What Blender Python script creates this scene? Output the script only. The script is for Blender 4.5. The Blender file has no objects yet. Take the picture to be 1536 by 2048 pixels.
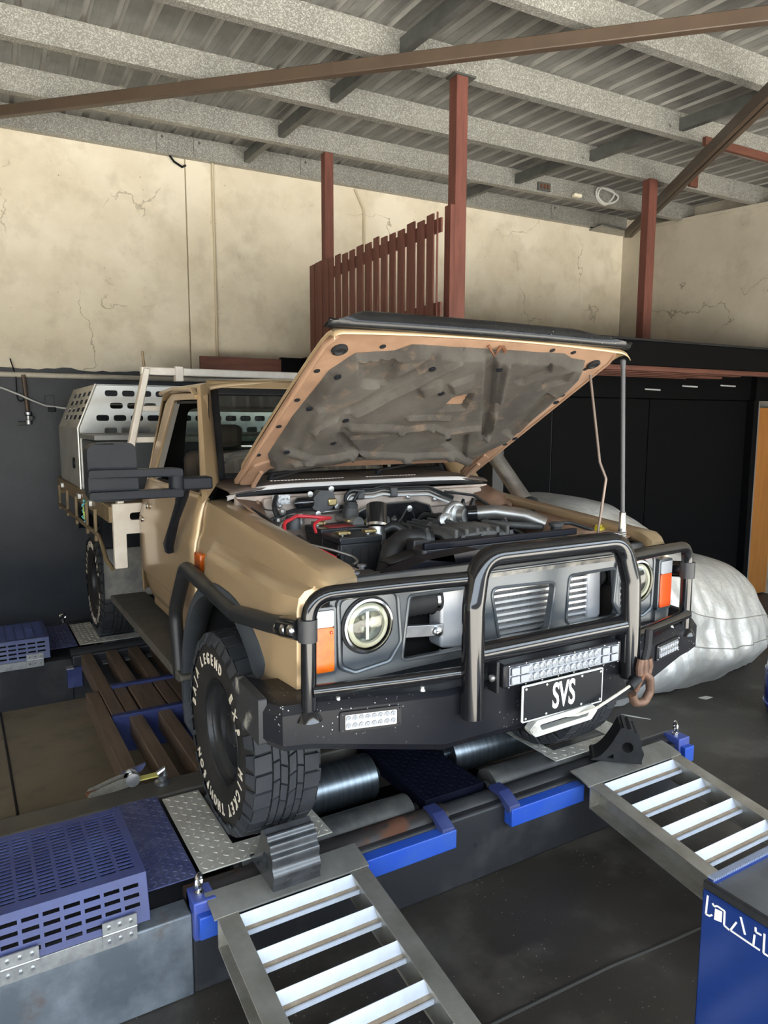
import bpy, bmesh, math, random
from mathutils import Vector, Matrix
from mathutils.geometry import tessellate_polygon
random.seed(7)
S = bpy.context.scene
COL = S.collection
R = math.radians
# ------------------------------------------------------------------ camera
cam_d = bpy.data.cameras.new('camera'); cam = bpy.data.objects.new('camera', cam_d); COL.objects.link(cam)
F_PX, PITCH, ROLL, YAW = 1431.2, R(7.3246), R(0.159), R(59.5226)
cam_d.sensor_fit = 'VERTICAL'; cam_d.sensor_height = 24.0; cam_d.lens = 24.0 * F_PX / 2048.0
cam_d.clip_start = 0.05; cam_d.clip_end = 200
_fh = Vector((math.cos(YAW), math.sin(YAW), 0)); _rh = Vector((math.sin(YAW), -math.cos(YAW), 0)); _z = Vector((0, 0, 1))
_fw = _fh * math.cos(PITCH) - _z * math.sin(PITCH); _up = _fh * math.sin(PITCH) + _z * math.cos(PITCH)
_rt = _rh * math.cos(ROLL) + _up * math.sin(ROLL); _up = _up * math.cos(ROLL) - _rh * math.sin(ROLL)
cam.matrix_world = Matrix(((_rt.x, _up.x, -_fw.x, 0), (_rt.y, _up.y, -_fw.y, 0), (_rt.z, _up.z, -_fw.z, 2.05), (0, 0, 0, 1)))
S.camera = cam
# ------------------------------------------------------------------ light
w = bpy.data.worlds.new('sky'); S.world = w; w.use_nodes = True
_bg = w.node_tree.nodes['Background']
_bg.inputs[0].default_value = (0.74, 0.87, 1.0, 1); _bg.inputs[1].default_value = 5.2
sun_d = bpy.data.lights.new('sun', 'SUN'); sun_d.energy = 32.0; sun_d.angle = R(0.6); sun_d.color = (1.0, 0.95, 0.88)
sun = bpy.data.objects.new('sun', sun_d); COL.objects.link(sun); sun.rotation_euler = (R(16), R(-14), 0)
S.view_settings.view_transform = 'Standard'; S.view_settings.look = 'None'
S.view_settings.exposure = 0.95; S.view_settings.gamma = 1.0; S.view_settings.use_curve_mapping = False
S.cycles.max_bounces = 10; S.cycles.diffuse_bounces = 6; S.cycles.glossy_bounces = 4; S.cycles.transmission_bounces = 6
S.cycles.caustics_reflective = False; S.cycles.caustics_refractive = False
S.cycles.sample_clamp_indirect = 6.0

# ------------------------------------------------------------------ materials
MATS = {}
def mat(name, c=(.5, .5, .5), rough=.5, metal=0., c2=None, scale=6., lo=.35, hi=.65, bump=0., bscale=60., coat=0., trans=0.,
        spec=None, spangle=0., sscale=40., c3=None, scale3=2., lo3=.5, hi3=.6, stretch=None, detail=5., emit=None, rough2=None, world=False, alpha=None, speck=None, speck_scale=120., speck_t=.12, crack=None):
    if name in MATS: return MATS[name]
    m = bpy.data.materials.new(name); m.use_nodes = True; nt = m.node_tree; N = nt.nodes; K = nt.links
    b = N['Principled BSDF']
    b.inputs['Base Color'].default_value = (*c, 1); b.inputs['Roughness'].default_value = rough; b.inputs['Metallic'].default_value = metal
    if coat: b.inputs['Coat Weight'].default_value = coat; b.inputs['Coat Roughness'].default_value = .08
    if trans: b.inputs['Transmission Weight'].default_value = trans
    if spec is not None: b.inputs['Specular IOR Level'].default_value = spec
    if alpha is not None: b.inputs['Alpha'].default_value = alpha
    if emit: b.inputs['Emission Color'].default_value = (*emit[0], 1); b.inputs['Emission Strength'].default_value = emit[1]
    co = None
    def coord():
        nonlocal co
        if co is None:
            if world: co = N.new('ShaderNodeNewGeometry').outputs['Position']
            else: co = N.new('ShaderNodeTexCoord').outputs['Object']
            if stretch:
                mp = N.new('ShaderNodeMapping'); mp.inputs['Scale'].default_value = stretch; K.new(co, mp.inputs[0]); co = mp.outputs[0]
        return co
    col = None
    def mixin(prev, fac, cc):
        mx = N.new('ShaderNodeMix'); mx.data_type = 'RGBA'; K.new(fac, mx.inputs[0])
        if prev is None: mx.inputs[6].default_value = (*c, 1)
        else: K.new(prev, mx.inputs[6])
        mx.inputs[7].default_value = (*cc, 1); return mx.outputs[2]
    def nz(sc, lo_, hi_, det=5.):
        n = N.new('ShaderNodeTexNoise'); n.inputs['Scale'].default_value = sc; n.inputs['Detail'].default_value = det; n.inputs['Roughness'].default_value = .62
        K.new(coord(), n.inputs['Vector']); r = N.new('ShaderNodeMapRange'); r.inputs[1].default_value = lo_; r.inputs[2].default_value = hi_
        K.new(n.outputs['Fac'], r.inputs[0]); return r.outputs[0]
    if c2: f = nz(scale, lo, hi, detail); col = mixin(col, f, c2)
    if c2 and rough2 is not None:
        r = N.new('ShaderNodeMapRange'); r.inputs[3].default_value = rough; r.inputs[4].default_value = rough2; K.new(f, r.inputs[0]); K.new(r.outputs[0], b.inputs['Roughness'])
    if c3: col = mixin(col, nz(scale3, lo3, hi3), c3)
    if spangle:
        v = N.new('ShaderNodeTexVoronoi'); v.inputs['Scale'].default_value = sscale; K.new(coord(), v.inputs['Vector'])
        sp = N.new('ShaderNodeSeparateColor'); K.new(v.outputs['Color'], sp.inputs[0])
        r = N.new('ShaderNodeMapRange'); r.inputs[1].default_value = .45; r.inputs[2].default_value = 1.; r.inputs[4].default_value = spangle; K.new(sp.outputs[0], r.inputs[0])
        col = mixin(col, r.outputs[0], (.92, .93, .9))
    if speck:
        v = N.new('ShaderNodeTexVoronoi'); v.inputs['Scale'].default_value = speck_scale; K.new(coord(), v.inputs['Vector'])
        r = N.new('ShaderNodeMapRange'); r.inputs[1].default_value = speck_t; r.inputs[2].default_value = speck_t * .7; K.new(v.outputs['Distance'], r.inputs[0])
        g = nz(3., .48, .62); mu = N.new('ShaderNodeMath'); mu.operation = 'MULTIPLY'; K.new(r.outputs[0], mu.inputs[0]); K.new(g, mu.inputs[1])
        col = mixin(col, mu.outputs[0], speck)
    if crack:
        n = N.new('ShaderNodeTexNoise'); n.inputs['Scale'].default_value = 2.2; n.inputs['Detail'].default_value = 6; K.new(coord(), n.inputs['Vector'])
        va = N.new('ShaderNodeVectorMath'); va.operation = 'MULTIPLY_ADD'; va.inputs[1].default_value = (.9, .9, .9); K.new(n.outputs['Color'], va.inputs[0]); K.new(coord(), va.inputs[2])
        v = N.new('ShaderNodeTexVoronoi'); v.feature = 'DISTANCE_TO_EDGE'; v.inputs['Scale'].default_value = .75; K.new(va.outputs[0], v.inputs['Vector'])
        r = N.new('ShaderNodeMapRange'); r.inputs[1].default_value = .007; r.inputs[2].default_value = .002; K.new(v.outputs['Distance'], r.inputs[0])
        g = nz(.8, .50, .56); mu = N.new('ShaderNodeMath'); mu.operation = 'MULTIPLY'; K.new(r.outputs[0], mu.inputs[0]); K.new(g, mu.inputs[1])
        col = mixin(col, mu.outputs[0], crack)
    if col is not None: K.new(col, b.inputs['Base Color'])
    if bump:
        n = N.new('ShaderNodeTexNoise'); n.inputs['Scale'].default_value = bscale; n.inputs['Detail'].default_value = 4; K.new(coord(), n.inputs['Vector'])
        bp = N.new('ShaderNodeBump'); bp.inputs['Strength'].default_value = bump; bp.inputs['Distance'].default_value = .01
        K.new(n.outputs['Fac'], bp.inputs['Height']); K.new(bp.outputs[0], b.inputs['Normal'])
    MATS[name] = m; return m

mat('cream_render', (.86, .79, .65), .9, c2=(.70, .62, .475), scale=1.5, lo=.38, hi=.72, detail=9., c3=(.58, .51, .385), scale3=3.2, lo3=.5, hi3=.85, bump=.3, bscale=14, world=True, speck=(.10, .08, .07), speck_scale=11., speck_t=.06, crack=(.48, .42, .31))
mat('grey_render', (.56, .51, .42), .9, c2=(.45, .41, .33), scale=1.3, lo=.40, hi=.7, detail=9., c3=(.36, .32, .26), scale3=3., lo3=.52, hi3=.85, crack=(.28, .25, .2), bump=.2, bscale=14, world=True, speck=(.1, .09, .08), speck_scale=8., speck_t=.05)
mat('black_wall', (.034, .036, .041), .42, spec=.3, c2=(.045, .047, .052), scale=2.2, lo=.4, hi=.7, bump=.12, bscale=30, world=True)
mat('black_panel', (.0045, .0045, .005), .6, spec=.04, bump=.05, bscale=20, world=True)
mat('galv', (.30, .295, .265), .5, .45, spangle=.42, sscale=150, c2=(.24, .235, .215), scale=2., stretch=(1, 1, 1))
mat('roof_rib', (.46, .455, .43), .45, .3, c2=(.36, .35, .33), scale=3, world=True)
mat('roof_sheet', (.25, .245, .235), .45, .4, c2=(.15, .147, .14), scale=2.5, lo=.35, hi=.65, world=True, bump=.1, bscale=90)
mat('dark_steel', (.13, .135, .13), .5, .3, c2=(.09, .095, .09), scale=8)
mat('brown_beam', (.095, .066, .046), .45, c2=(.075, .052, .037), scale=3)
mat('red_timber', (.17, .058, .042), .7, c2=(.115, .038, .028), scale=5., stretch=(6, 6, .6), bump=.3, bscale=25)
mat('red_timber_x', (.14, .05, .03), .7, c2=(.09, .03, .02), scale=5., stretch=(.6, 6, 6), bump=.3, bscale=25)
mat('concrete', (.024, .020, .016), .5, c2=(.045, .040, .034), scale=1.1, lo=.4, hi=.7, detail=9., c3=(.12, .108, .09), scale3=2.2, lo3=.52, hi3=.9, bump=.12, bscale=40, world=True, speck=(.3, .28, .25), speck_scale=38., speck_t=.13)
mat('brown_concrete', (.18, .145, .098), .6, c2=(.135, .108, .073), scale=2.0, lo=.35, hi=.65, c3=(.085, .07, .05), scale3=4., lo3=.55, hi3=.75, bump=.12, bscale=40, world=True)
mat('apron', (.55, .52, .47), .9, c2=(.45, .43, .38), scale=1.)
mat('white_pipe', (.62, .57, .48), .55, c2=(.5, .46, .38), scale=9)
mat('orange_wood', (.36, .15, .03), .45, c2=(.28, .105, .018), scale=4, stretch=(8, 8, .5))
mat('cable_white', (.6, .6, .58), .5)
mat('chrome', (.7, .7, .7), .18, 1.)
mat('steel', (.45, .45, .46), .35, .9, c2=(.3, .3, .31), scale=12)
mat('bolt', (.55, .54, .52), .35, .9)
mat('rust', (.16, .06, .025), .8, c2=(.07, .03, .015), scale=12, bump=.3)
mat('black_rubber', (.011, .011, .012), .62, spec=.2, c2=(.018, .018, .019), scale=10, bump=.1)
mat('black_plastic', (.009, .010, .013), .42, spec=.14, c2=(.012, .013, .016), scale=9, bump=.06, bscale=150)

# ------------------------------------------------------------------ geometry helpers
AW = R(2.4841)
XW = Vector((math.cos(AW), -math.sin(AW), 0)); YW = Vector((math.sin(AW), math.cos(AW), 0))
MWALL = Matrix(((XW.x, YW.x, 0, 0), (XW.y, YW.y, 0, 0), (0, 0, 1, 0), (0, 0, 0, 1)))
def W(x, y, z=0): return MWALL @ Vector((x, y, z))

def fillet(pts, r, seg=5, closed=False):
    pts = [Vector(p) for p in pts]; out = []; n = len(pts)
    rr = r if isinstance(r, (list, tuple)) else [r] * n
    for i, p in enumerate(pts):
        if not closed and i in (0, n - 1): out.append(p); continue
        a = pts[i - 1] - p; b = pts[(i + 1) % n] - p; la, lb = a.length, b.length
        a.normalize(); b.normalize(); ang = a.angle(b)
        if ang > 3.1 or rr[i] <= 0: out.append(p); continue
        d = min(rr[i] / math.tan(ang / 2), la * .49, lb * .49)
        p0 = p + a * d; p1 = p + b * d
        for k in range(seg + 1):
            t = k / seg; out.append(p0 * (1 - t) ** 2 + p * 2 * t * (1 - t) + p1 * t * t)
    return out
def f2(poly, r, seg=4): return [(v.x, v.y) for v in fillet([(x, y, 0) for x, y in poly], r, seg, True)]
def circ(cx, cy, r, n=24, a0=0.): return [(cx + r * math.cos(a0 + 2 * math.pi * i / n), cy + r * math.sin(a0 + 2 * math.pi * i / n)) for i in range(n)]
def rect(x0, y0, x1, y1): return [(x0, y0), (x1, y0), (x1, y1), (x0, y1)]
AX = {'x': lambda a, b, c: (c, a, b), 'y': lambda a, b, c: (a, c, b), 'z': lambda a, b, c: (a, b, c)}

class G:
    def __init__(s, M=None): s.v = []; s.f = []; s.M = M
    def add(s, vs, fs):
        o = len(s.v); s.v += [Vector(v) for v in vs]; s.f += [tuple(i + o for i in f) for f in fs]; return s
    def box(s, x0, x1, y0, y1, z0, z1, M=None):
        vs = [Vector(p) for p in ((x0, y0, z0), (x1, y0, z0), (x1, y1, z0), (x0, y1, z0), (x0, y0, z1), (x1, y0, z1), (x1, y1, z1), (x0, y1, z1))]
        if M: vs = [M @ v for v in vs]
        return s.add(vs, [(0, 3, 2, 1), (4, 5, 6, 7), (0, 1, 5, 4), (1, 2, 6, 5), (2, 3, 7, 6), (3, 0, 4, 7)])
    def bar(s, p0, p1, w, h, up=(0, 0, 1)):      # rectangular bar, w sideways, h along up
        p0 = Vector(p0); p1 = Vector(p1); d = (p1 - p0).normalized(); u = Vector(up); sd = d.cross(u).normalized(); u = sd.cross(d)
        vs = []
        for p in (p0, p1):
            for a, b in ((-1, -1), (1, -1), (1, 1), (-1, 1)): vs.append(p + sd * (a * w / 2) + u * (b * h / 2))
        return s.add(vs, [(0, 1, 2, 3), (7, 6, 5, 4), (0, 4, 5, 1), (1, 5, 6, 2), (2, 6, 7, 3), (3, 7, 4, 0)])
    def tube(s, pts, r, n=12, closed=False, cap=True):
        pts = [Vector(p) for p in pts]; m = len(pts); rr = r if isinstance(r, (list, tuple)) else [r] * m
        T = []
        for i in range(m):
            a = pts[i - 1] if (i or closed) else pts[i]; b = pts[(i + 1) % m] if (i < m - 1 or closed) else pts[i]
            T.append((b - a).normalized())
        ref = Vector((0, 0, 1)) if abs(T[0].z) < .9 else Vector((1, 0, 0))
        u = T[0].cross(ref).normalized(); vs = []
        for i in range(m):
            u = (u - T[i] * u.dot(T[i])).normalized(); v = T[i].cross(u)
            for k in range(n):
                a = 2 * math.pi * k / n; vs.append(pts[i] + (u * math.cos(a) + v * math.sin(a)) * rr[i])
        fs = []
        for i in range(m if closed else m - 1):
            j = (i + 1) % m
            for k in range(n): l = (k + 1) % n; fs.append((i * n + k, i * n + l, j * n + l, j * n + k))
        if cap and not closed: fs.append(tuple(range(n - 1, -1, -1))); fs.append(tuple((m - 1) * n + k for k in range(n)))
        return s.add(vs, fs)
    def cyl(s, p0, p1, r, r2=None, n=20): return s.tube([p0, p1], [r, r if r2 is None else r2], n)
    def lathe(s, prof, o, ax, n=24, cap=True):     # prof: (radius, distance along axis)
        o = Vector(o); ax = Vector(ax).normalized(); ref = Vector((0, 0, 1)) if abs(ax.z) < .9 else Vector((1, 0, 0))
        u = ax.cross(ref).normalized(); v = ax.cross(u); vs = []; m = len(prof)
        for r, h in prof:
            for k in range(n): a = 2 * math.pi * k / n; vs.append(o + ax * h + (u * math.cos(a) + v * math.sin(a)) * r)
        fs = [(i * n + k, i * n + (k + 1) % n, (i + 1) * n + (k + 1) % n, (i + 1) * n + k) for i in range(m - 1) for k in range(n)]
        if cap: fs.append(tuple(range(n - 1, -1, -1))); fs.append(tuple((m - 1) * n + k for k in range(n)))
        return s.add(vs, fs)
    def prism(s, poly, ax, a, b, M=None):
        n = len(poly); f = AX[ax]; vs = [Vector(f(p[0], p[1], a)) for p in poly] + [Vector(f(p[0], p[1], b)) for p in poly]
        if M: vs = [M @ v for v in vs]
        return s.add(vs, [tuple(range(n - 1, -1, -1)), tuple(range(n, 2 * n))] + [(i, (i + 1) % n, n + (i + 1) % n, n + i) for i in range(n)])
    def plate(s, loops, fn, t0, t1):               # outline + holes; fn(a, b, t) -> point
        tri = tessellate_polygon([[Vector((p[0], p[1], 0)) for p in l] for l in loops])
        flat = [p for l in loops for p in l]; n = len(flat)
        vs = [fn(p[0], p[1], t0) for p in flat] + [fn(p[0], p[1], t1) for p in flat]
        fs = [tuple(t) for t in tri] + [tuple(n + i for i in reversed(t)) for t in tri]; o = 0
        for l in loops:
            k = len(l)
            for i in range(k): j = (i + 1) % k; fs.append((o + i, o + j, n + o + j, n + o + i))
            o += k
        return s.add(vs, fs)
    def grid(s, fn, nu, nv, cu=False):
        vs = [fn(i / (nu if cu else nu - 1) if nu > 1 else 0, j / (nv - 1)) for i in range(nu) for j in range(nv)]
        fs = [(i * nv + j, ((i + 1) % nu) * nv + j, ((i + 1) % nu) * nv + j + 1, i * nv + j + 1) for i in range(nu if cu else nu - 1) for j in range(nv - 1)]
        return s.add(vs, fs)
    def rows(s, rows, closed=False):
        n = len(rows[0]); vs = [p for r in rows for p in r]
        return s.add(vs, [(i * n + j, i * n + (j + 1) % n, (i + 1) * n + (j + 1) % n, (i + 1) * n + j) for i in range(len(rows) - 1) for j in range(n if closed else n - 1)])
    def ball(s, c, r, n=12, sc=(1, 1, 1)):
        c = Vector(c); vs = []; fs = []; m = n // 2
        for i in range(m + 1):
            t = math.pi * i / m
            for k in range(n): a = 2 * math.pi * k / n; vs.append(c + Vector((math.sin(t) * math.cos(a) * r * sc[0], math.sin(t) * math.sin(a) * r * sc[1], math.cos(t) * r * sc[2])))
        return s.add(vs, [(i * n + k, i * n + (k + 1) % n, (i + 1) * n + (k + 1) % n, (i + 1) * n + k) for i in range(m) for k in range(n)])
    def obj(s, name, m, parent=None, bev=0., seg=2, smooth=35, solid=0., sub=0, label=None, cat=None, group=None, kind=None, merge=True, off=-1.):
        vs = [s.M @ v for v in s.v] if s.M else s.v
        lo = Vector((min(v.x for v in vs), min(v.y for v in vs), min(v.z for v in vs))); hi = Vector((max(v.x for v in vs), max(v.y for v in vs), max(v.z for v in vs)))
        c = (lo + hi) / 2
        me = bpy.data.meshes.new(name); me.from_pydata([v - c for v in vs], [], s.f)
        bm = bmesh.new(); bm.from_mesh(me)
        if merge: bmesh.ops.remove_doubles(bm, verts=bm.verts, dist=1e-5)
        bmesh.ops.recalc_face_normals(bm, faces=bm.faces)
        bm.to_mesh(me); bm.free()
        if smooth: 
            me.shade_smooth(); me.set_sharp_from_angle(angle=R(smooth))
        me.materials.append(MATS[m] if isinstance(m, str) else m)
        o = bpy.data.objects.new(name, me); COL.objects.link(o)
        o.location = c - (worldloc(parent) if parent else Vector())
        o.parent = parent
        if solid: d = o.modifiers.new('thick', 'SOLIDIFY'); d.thickness = solid; d.offset = off
        if bev: d = o.modifiers.new('edge', 'BEVEL'); d.width = bev; d.segments = seg; d.limit_method = 'ANGLE'; d.angle_limit = R(40); d.harden_normals = False
        if sub: d = o.modifiers.new('sub', 'SUBSURF'); d.levels = sub; d.render_levels = sub
        return tag(o, label, cat, group, kind)
def worldloc(o):
    v = Vector()
    while o: v += o.location; o = o.parent
    return v
def tag(o, label=None, cat=None, group=None, kind=None):
    if label: o['label'] = label
    if cat: o['category'] = cat
    if group: o['group'] = group
    if kind: o['kind'] = kind
    return o
def thing(name, loc, label, cat, group=None, kind=None, parent=None):
    o = bpy.data.objects.new(name, None); COL.objects.link(o); o.empty_display_size = .1
    o.parent = parent; o.location = Vector(loc) - (worldloc(parent) if parent else Vector())
    return tag(o, label, cat, group, kind)
def dup(o, parent, delta=(0, 0, 0), rot=None):
    c = o.copy(); COL.objects.link(c); c.parent = parent; c.location = o.location + Vector(delta)
    if rot: c.rotation_euler = rot
    return c
def text_obj(txt, name, m, parent, M, size, depth=.0015, xs=1.0, bold=0., font_shear=0.):
    cu = bpy.data.curves.new(name, 'FONT'); cu.body = txt; cu.size = size; cu.extrude = depth; cu.align_x = 'CENTER'; cu.align_y = 'CENTER'; cu.offset = bold; cu.resolution_u = 4
    t = bpy.data.objects.new(name + '_curve', cu); COL.objects.link(t)
    dg = bpy.context.evaluated_depsgraph_get(); me = bpy.data.meshes.new_from_object(t.evaluated_get(dg)); COL.objects.unlink(t); bpy.data.objects.remove(t)
    vs = [M @ Vector((v.co.x * xs, v.co.y, v.co.z)) for v in me.vertices]; fs = [tuple(p.vertices) for p in me.polygons]
    bpy.data.meshes.remove(me)
    return G().add(vs, fs).obj(name, m, parent, smooth=0, merge=False)
# ================================================================== the building
YB, XR = 7.8, 8.0
def roofz(y): return 4.70 - .055 * (7.8 - y)
g = G(MWALL); g.box(-6, 9.5, -1.2, 8.2, -.2, 0)
g.obj('floor', 'concrete', kind='structure', smooth=0, label='worn dark concrete workshop floor', cat='floor')
g = G(MWALL); g.box(-30, 34, -40, -1.2, -.25, -.02)
g.obj('outdoor_apron', 'apron', kind='structure', smooth=0, label='pale concrete apron outside the open workshop front', cat='ground')
G().box(-3, 1.25, 3.2, 5.55, -.01, .0015).obj('floor_slab', 'brown_concrete', kind='structure', smooth=0, label='lighter brown concrete slab between the two roller beds', cat='floor')  # slab coloured lighter and browner than the floor around it
g = G(MWALL); g.box(-6.2, 9.7, -1.4, -1.2, 3.35, 5.0)
g.obj('added_front_lintel', 'cream_render', kind='structure', smooth=0, label='unseen lintel wall added behind the viewer to limit the sky', cat='wall')  # unseen lintel, added to narrow the sky that lights and reflects
G(MWALL).box(-26, 30, -19, -16, 0, 4.2).obj('added_dark_building', mat('added_building_dark', (.07, .075, .085), .8, c2=(.09, .095, .10), scale=.6), kind='structure', smooth=0, label='unseen dark building added behind the viewer to darken reflections', cat='building')  # unseen, added and kept dark so the bar tubes reflect black
# back wall: rendered upper panels above, black painted below
wb = thing('wall_back', W(3, YB, 0), 'cream rendered back wall with black painted lower half', 'wall', kind='structure')
for a, b in ((-6, 1.812), (1.826, 9.5)):
    G(MWALL).box(a, b, YB, YB + .2, 2.5, 5.2).obj('wall_panel', 'cream_render', wb, smooth=0)
G(MWALL).box(-6, 9.5, YB + .02, YB + .19, 2.4, 5.1).obj('joint_filler', mat('joint_dark', (.42, .35, .245), .9), wb, smooth=0)
G(MWALL).box(-6, 9.5, YB - .015, YB + .2, 0, 2.5).obj('painted_lower_wall', 'black_wall', wb, smooth=0)
g = G(MWALL); rnd = random.Random(3)
jag = [(-2, 2.50)] + [(-2 + 4.4 * i / 60, 2.512 + .022 * rnd.random() + .02 * math.sin(i * .31) ** 2) for i in range(61)] + [(2.4, 2.50)]
g.prism(jag, 'y', YB - .016, YB + .01)
g.obj('ragged_paint_edge', 'black_wall', wb, smooth=0)
# side walls
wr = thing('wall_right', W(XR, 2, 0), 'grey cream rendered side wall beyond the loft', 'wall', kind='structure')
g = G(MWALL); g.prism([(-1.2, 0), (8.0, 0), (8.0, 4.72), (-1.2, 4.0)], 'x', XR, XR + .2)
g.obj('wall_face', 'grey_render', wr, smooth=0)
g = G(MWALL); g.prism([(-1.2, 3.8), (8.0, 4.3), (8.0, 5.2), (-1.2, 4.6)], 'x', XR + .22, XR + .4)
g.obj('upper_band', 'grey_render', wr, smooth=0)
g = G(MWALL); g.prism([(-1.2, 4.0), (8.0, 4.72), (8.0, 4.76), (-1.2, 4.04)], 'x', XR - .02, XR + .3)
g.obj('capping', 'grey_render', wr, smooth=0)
g = G(MWALL); g.box(-6.2, -6, -1.2, 8.2, 0, 5.2)
g.obj('wall_left', 'cream_render', kind='structure', smooth=0, label='cream rendered wall outside the picture', cat='wall')
# roof sheeting: trapezoid ribs running up the slope
y0, y1 = -1.2, 8.15; g = G(MWALL); NR = 76
for k in range(NR):
    x = -6 + k * .203; pr = [(x, 0), (x + .045, 0), (x + .053, .004), (x + .085, .004), (x + .093, 0), (x + .139, 0)]
    g.rows([[Vector((a, y, roofz(y) + .202 + b)) for a, b in pr] for y in (y0, y1)])
ceil = g.obj('ceiling', 'roof_sheet', kind='structure', smooth=0, solid=.003, off=1, label='ribbed galvanised roof sheeting over the whole workshop', cat='ceiling')
rib = None
for k in range(NR):
    x = -6 + .139
    if rib is None:
        rib = G(MWALL).rows([[Vector((x + a, y, roofz(y) + .202 + b)) for a, b in ((-.002, 0), (.016, .026), (.046, .026), (.066, 0))] for y in (y0, y1)]).obj('sheet_rib', 'roof_rib', ceil, smooth=0, solid=.003, off=1)
    else: dup(rib, ceil, XW * (.203 * k))
# purlins
PY = [7.72, 6.77, 5.72, 4.66, 3.62, 2.58, 1.54, .5, -.54]
PL = ['galvanised purlin along the top of the back wall', 'galvanised purlin nearest but one to the back wall, holding a cable loop', 'galvanised purlin resting on the post at the loft end',
      'galvanised purlin resting on the tall red post above the slats', 'galvanised purlin crossing above the long brown brace', 'galvanised purlin over the open bonnet side, outside the picture top']
for i, y in enumerate(PY):
    z = roofz(y); x0, x1 = -6, (7.98 if i == 0 else 8.21)
    c = [(0, 0), (.075, 0), (.075, .02), (.072, .02), (.072, .003), (.003, .003), (.003, .197), (.072, .197), (.072, .18), (.075, .18), (.075, .2), (0, .2)]
    p = thing('roof_purlin', W(1.5, y, z), PL[i] if i < len(PL) else 'galvanised purlin behind the viewer', 'beam', 'galvanised roof purlins', kind='structure' if i > 4 else None)
    G(MWALL).prism([(y + a, z + b) for a, b in c], 'x', x0, x1).obj('channel', 'galv', p, smooth=0)
    for bx in (2.6, 5.3): G(MWALL).cyl((bx - .03, y - .008, z + .06), (bx - .03, y, z + .06), .012, n=8).obj('bolt', 'bolt', p)
    if i == 0:
        for cx in (.37, 1.58, 1.95, 3.11, 5.44, 6.65):
            h = G(MWALL).box(cx - .055, cx + .055, y - .012, y - .001, z + .02, z + .18).obj('cleat', 'galv', p, bev=.002)
            G(MWALL).cyl((cx, y - .02, z + .15), (cx, y - .01, z + .15), .013, n=8).obj('cleat_bolt', 'dark_steel', p)
# bridging channels between purlins
for side, xs in (('near the middle of the roof', (2.45, 2.49, 2.56, 2.62, 2.66)), ('beyond the tall red post', (5.18, 5.28, 5.39, 5.42, 5.45))):
    for k in range(5):
        ya, yb = PY[k] - .002, PY[k + 1] + .08; x = xs[k]
        z = lambda y: roofz(y) + .045
        c = [(-.03, 0), (.03, 0), (.03, .004), (-.026, .004), (-.026, .096), (.03, .096), (.03, .1), (-.03, .1)]
        g = G(MWALL); g.rows([[Vector((x + a, y, z(y) + b)) for a, b in c] for y in (ya, yb)], closed=True)
        o = ('bay against the back wall', 'second bay from the back wall', 'third bay from the back wall', 'fourth bay from the back wall', 'bay nearest the viewer')[k]
        g.obj('bridging_channel', 'dark_steel', smooth=0, label='dark steel bridging channel ' + side + ', ' + o, cat='beam', group='roof bridging channels')
# brown diagonal braces under the purlins
def brace(p0, p1, hh, label, name='diagonal_brace'):
    d = (Vector(p1) - Vector(p0)).normalized(); b = thing(name, W(*p0), label, 'beam')
    g = G(MWALL); g.bar(p0, p1, .06, hh); g.obj('box_section', 'brown_beam', b, bev=.006)
    g = G(MWALL); q = Vector(p0) + (Vector(p1) - Vector(p0)) * .46; g.bar(q - d * .006, q + d * .006, .064, hh + .004); g.obj('weld_seam', 'brown_beam', b)
brace((-.35, 7.55, 4.585), (5.1, 1.6, 4.255), .085, 'long brown steel brace crossing beneath the purlins')
b2 = thing('roof_tie_beam', W(7.7, 7.4, 4.58), 'dark brown angle beam running from the wall corner to the roof edge', 'beam')
g = G(MWALL); g.bar((7.75, 7.5, 4.6), (4.1, 2.35, 4.28), .045, .10); g.obj('web', 'brown_beam', b2, bev=.004)
g = G(MWALL); g.bar((7.79, 7.46, 4.555), (4.14, 2.31, 4.235), .05, .02); g.obj('lower_flange', 'brown_beam', b2, bev=.004)
g = G(MWALL); g.box(7.35, 7.98, 7.55, 7.80, 4.66, 4.68); g.obj('corner_bracket', 'galv', b2)
# small things on the roof steel
def loop(cx, cz, y, a, b, n, ph, r=.014):
    return [(cx + a * math.cos(t) + .03 * math.sin(2 * t + ph), y - .02 - .012 * math.sin(3 * t + ph), cz + b * math.sin(t)) for t in [2 * math.pi * i / n for i in range(n)]]
cl = thing('cable_coil', W(6.6, 6.74, 4.7), 'coil of white cable hung on a purlin', 'cable')
for k in range(2): G(MWALL).tube(loop(6.59 + .02 * k, 4.735, 6.77 - .012 * k, .135 + .02 * k, .10 - .015 * k, 30, k * 1.3), .012, 8, closed=True).obj('strand', 'cable_white', cl)
t = thing('junction_box', W(5.66, 6.74, 4.69), 'small dark four-way outlet plate on a purlin', 'outlet')
G(MWALL).box(5.57, 5.75, 6.745, 6.77, 4.665, 4.755).obj('plate', 'dark_steel', t, bev=.004)
for a in (5.61, 5.66, 5.71): G(MWALL).box(a - .014, a + .014, 6.738, 6.746, 4.685, 4.735).obj('socket', 'rust', t)
G(MWALL).box(6.08, 6.2, 6.70, 6.77, 4.65, 4.70).obj('packing_rag', 'cream_render', bev=.02, label='scrap of cream foam wedged on a purlin edge', cat='scrap')
G(MWALL).prism([(6.80, 4.60), (6.93, 4.60), (6.93, 4.74), (6.85, 4.74)], 'y', 5.69, 5.72).obj('timber_offcut', 'red_timber_x', label='reddish timber offcut fixed against a purlin', cat='timber')
G(MWALL).box(5.7, 8.0, 4.62, 4.66, 4.50, 4.57).obj('timber_batten', 'red_timber_x', bev=.003, label='red timber batten under a purlin at the roof edge', cat='timber')
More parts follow.
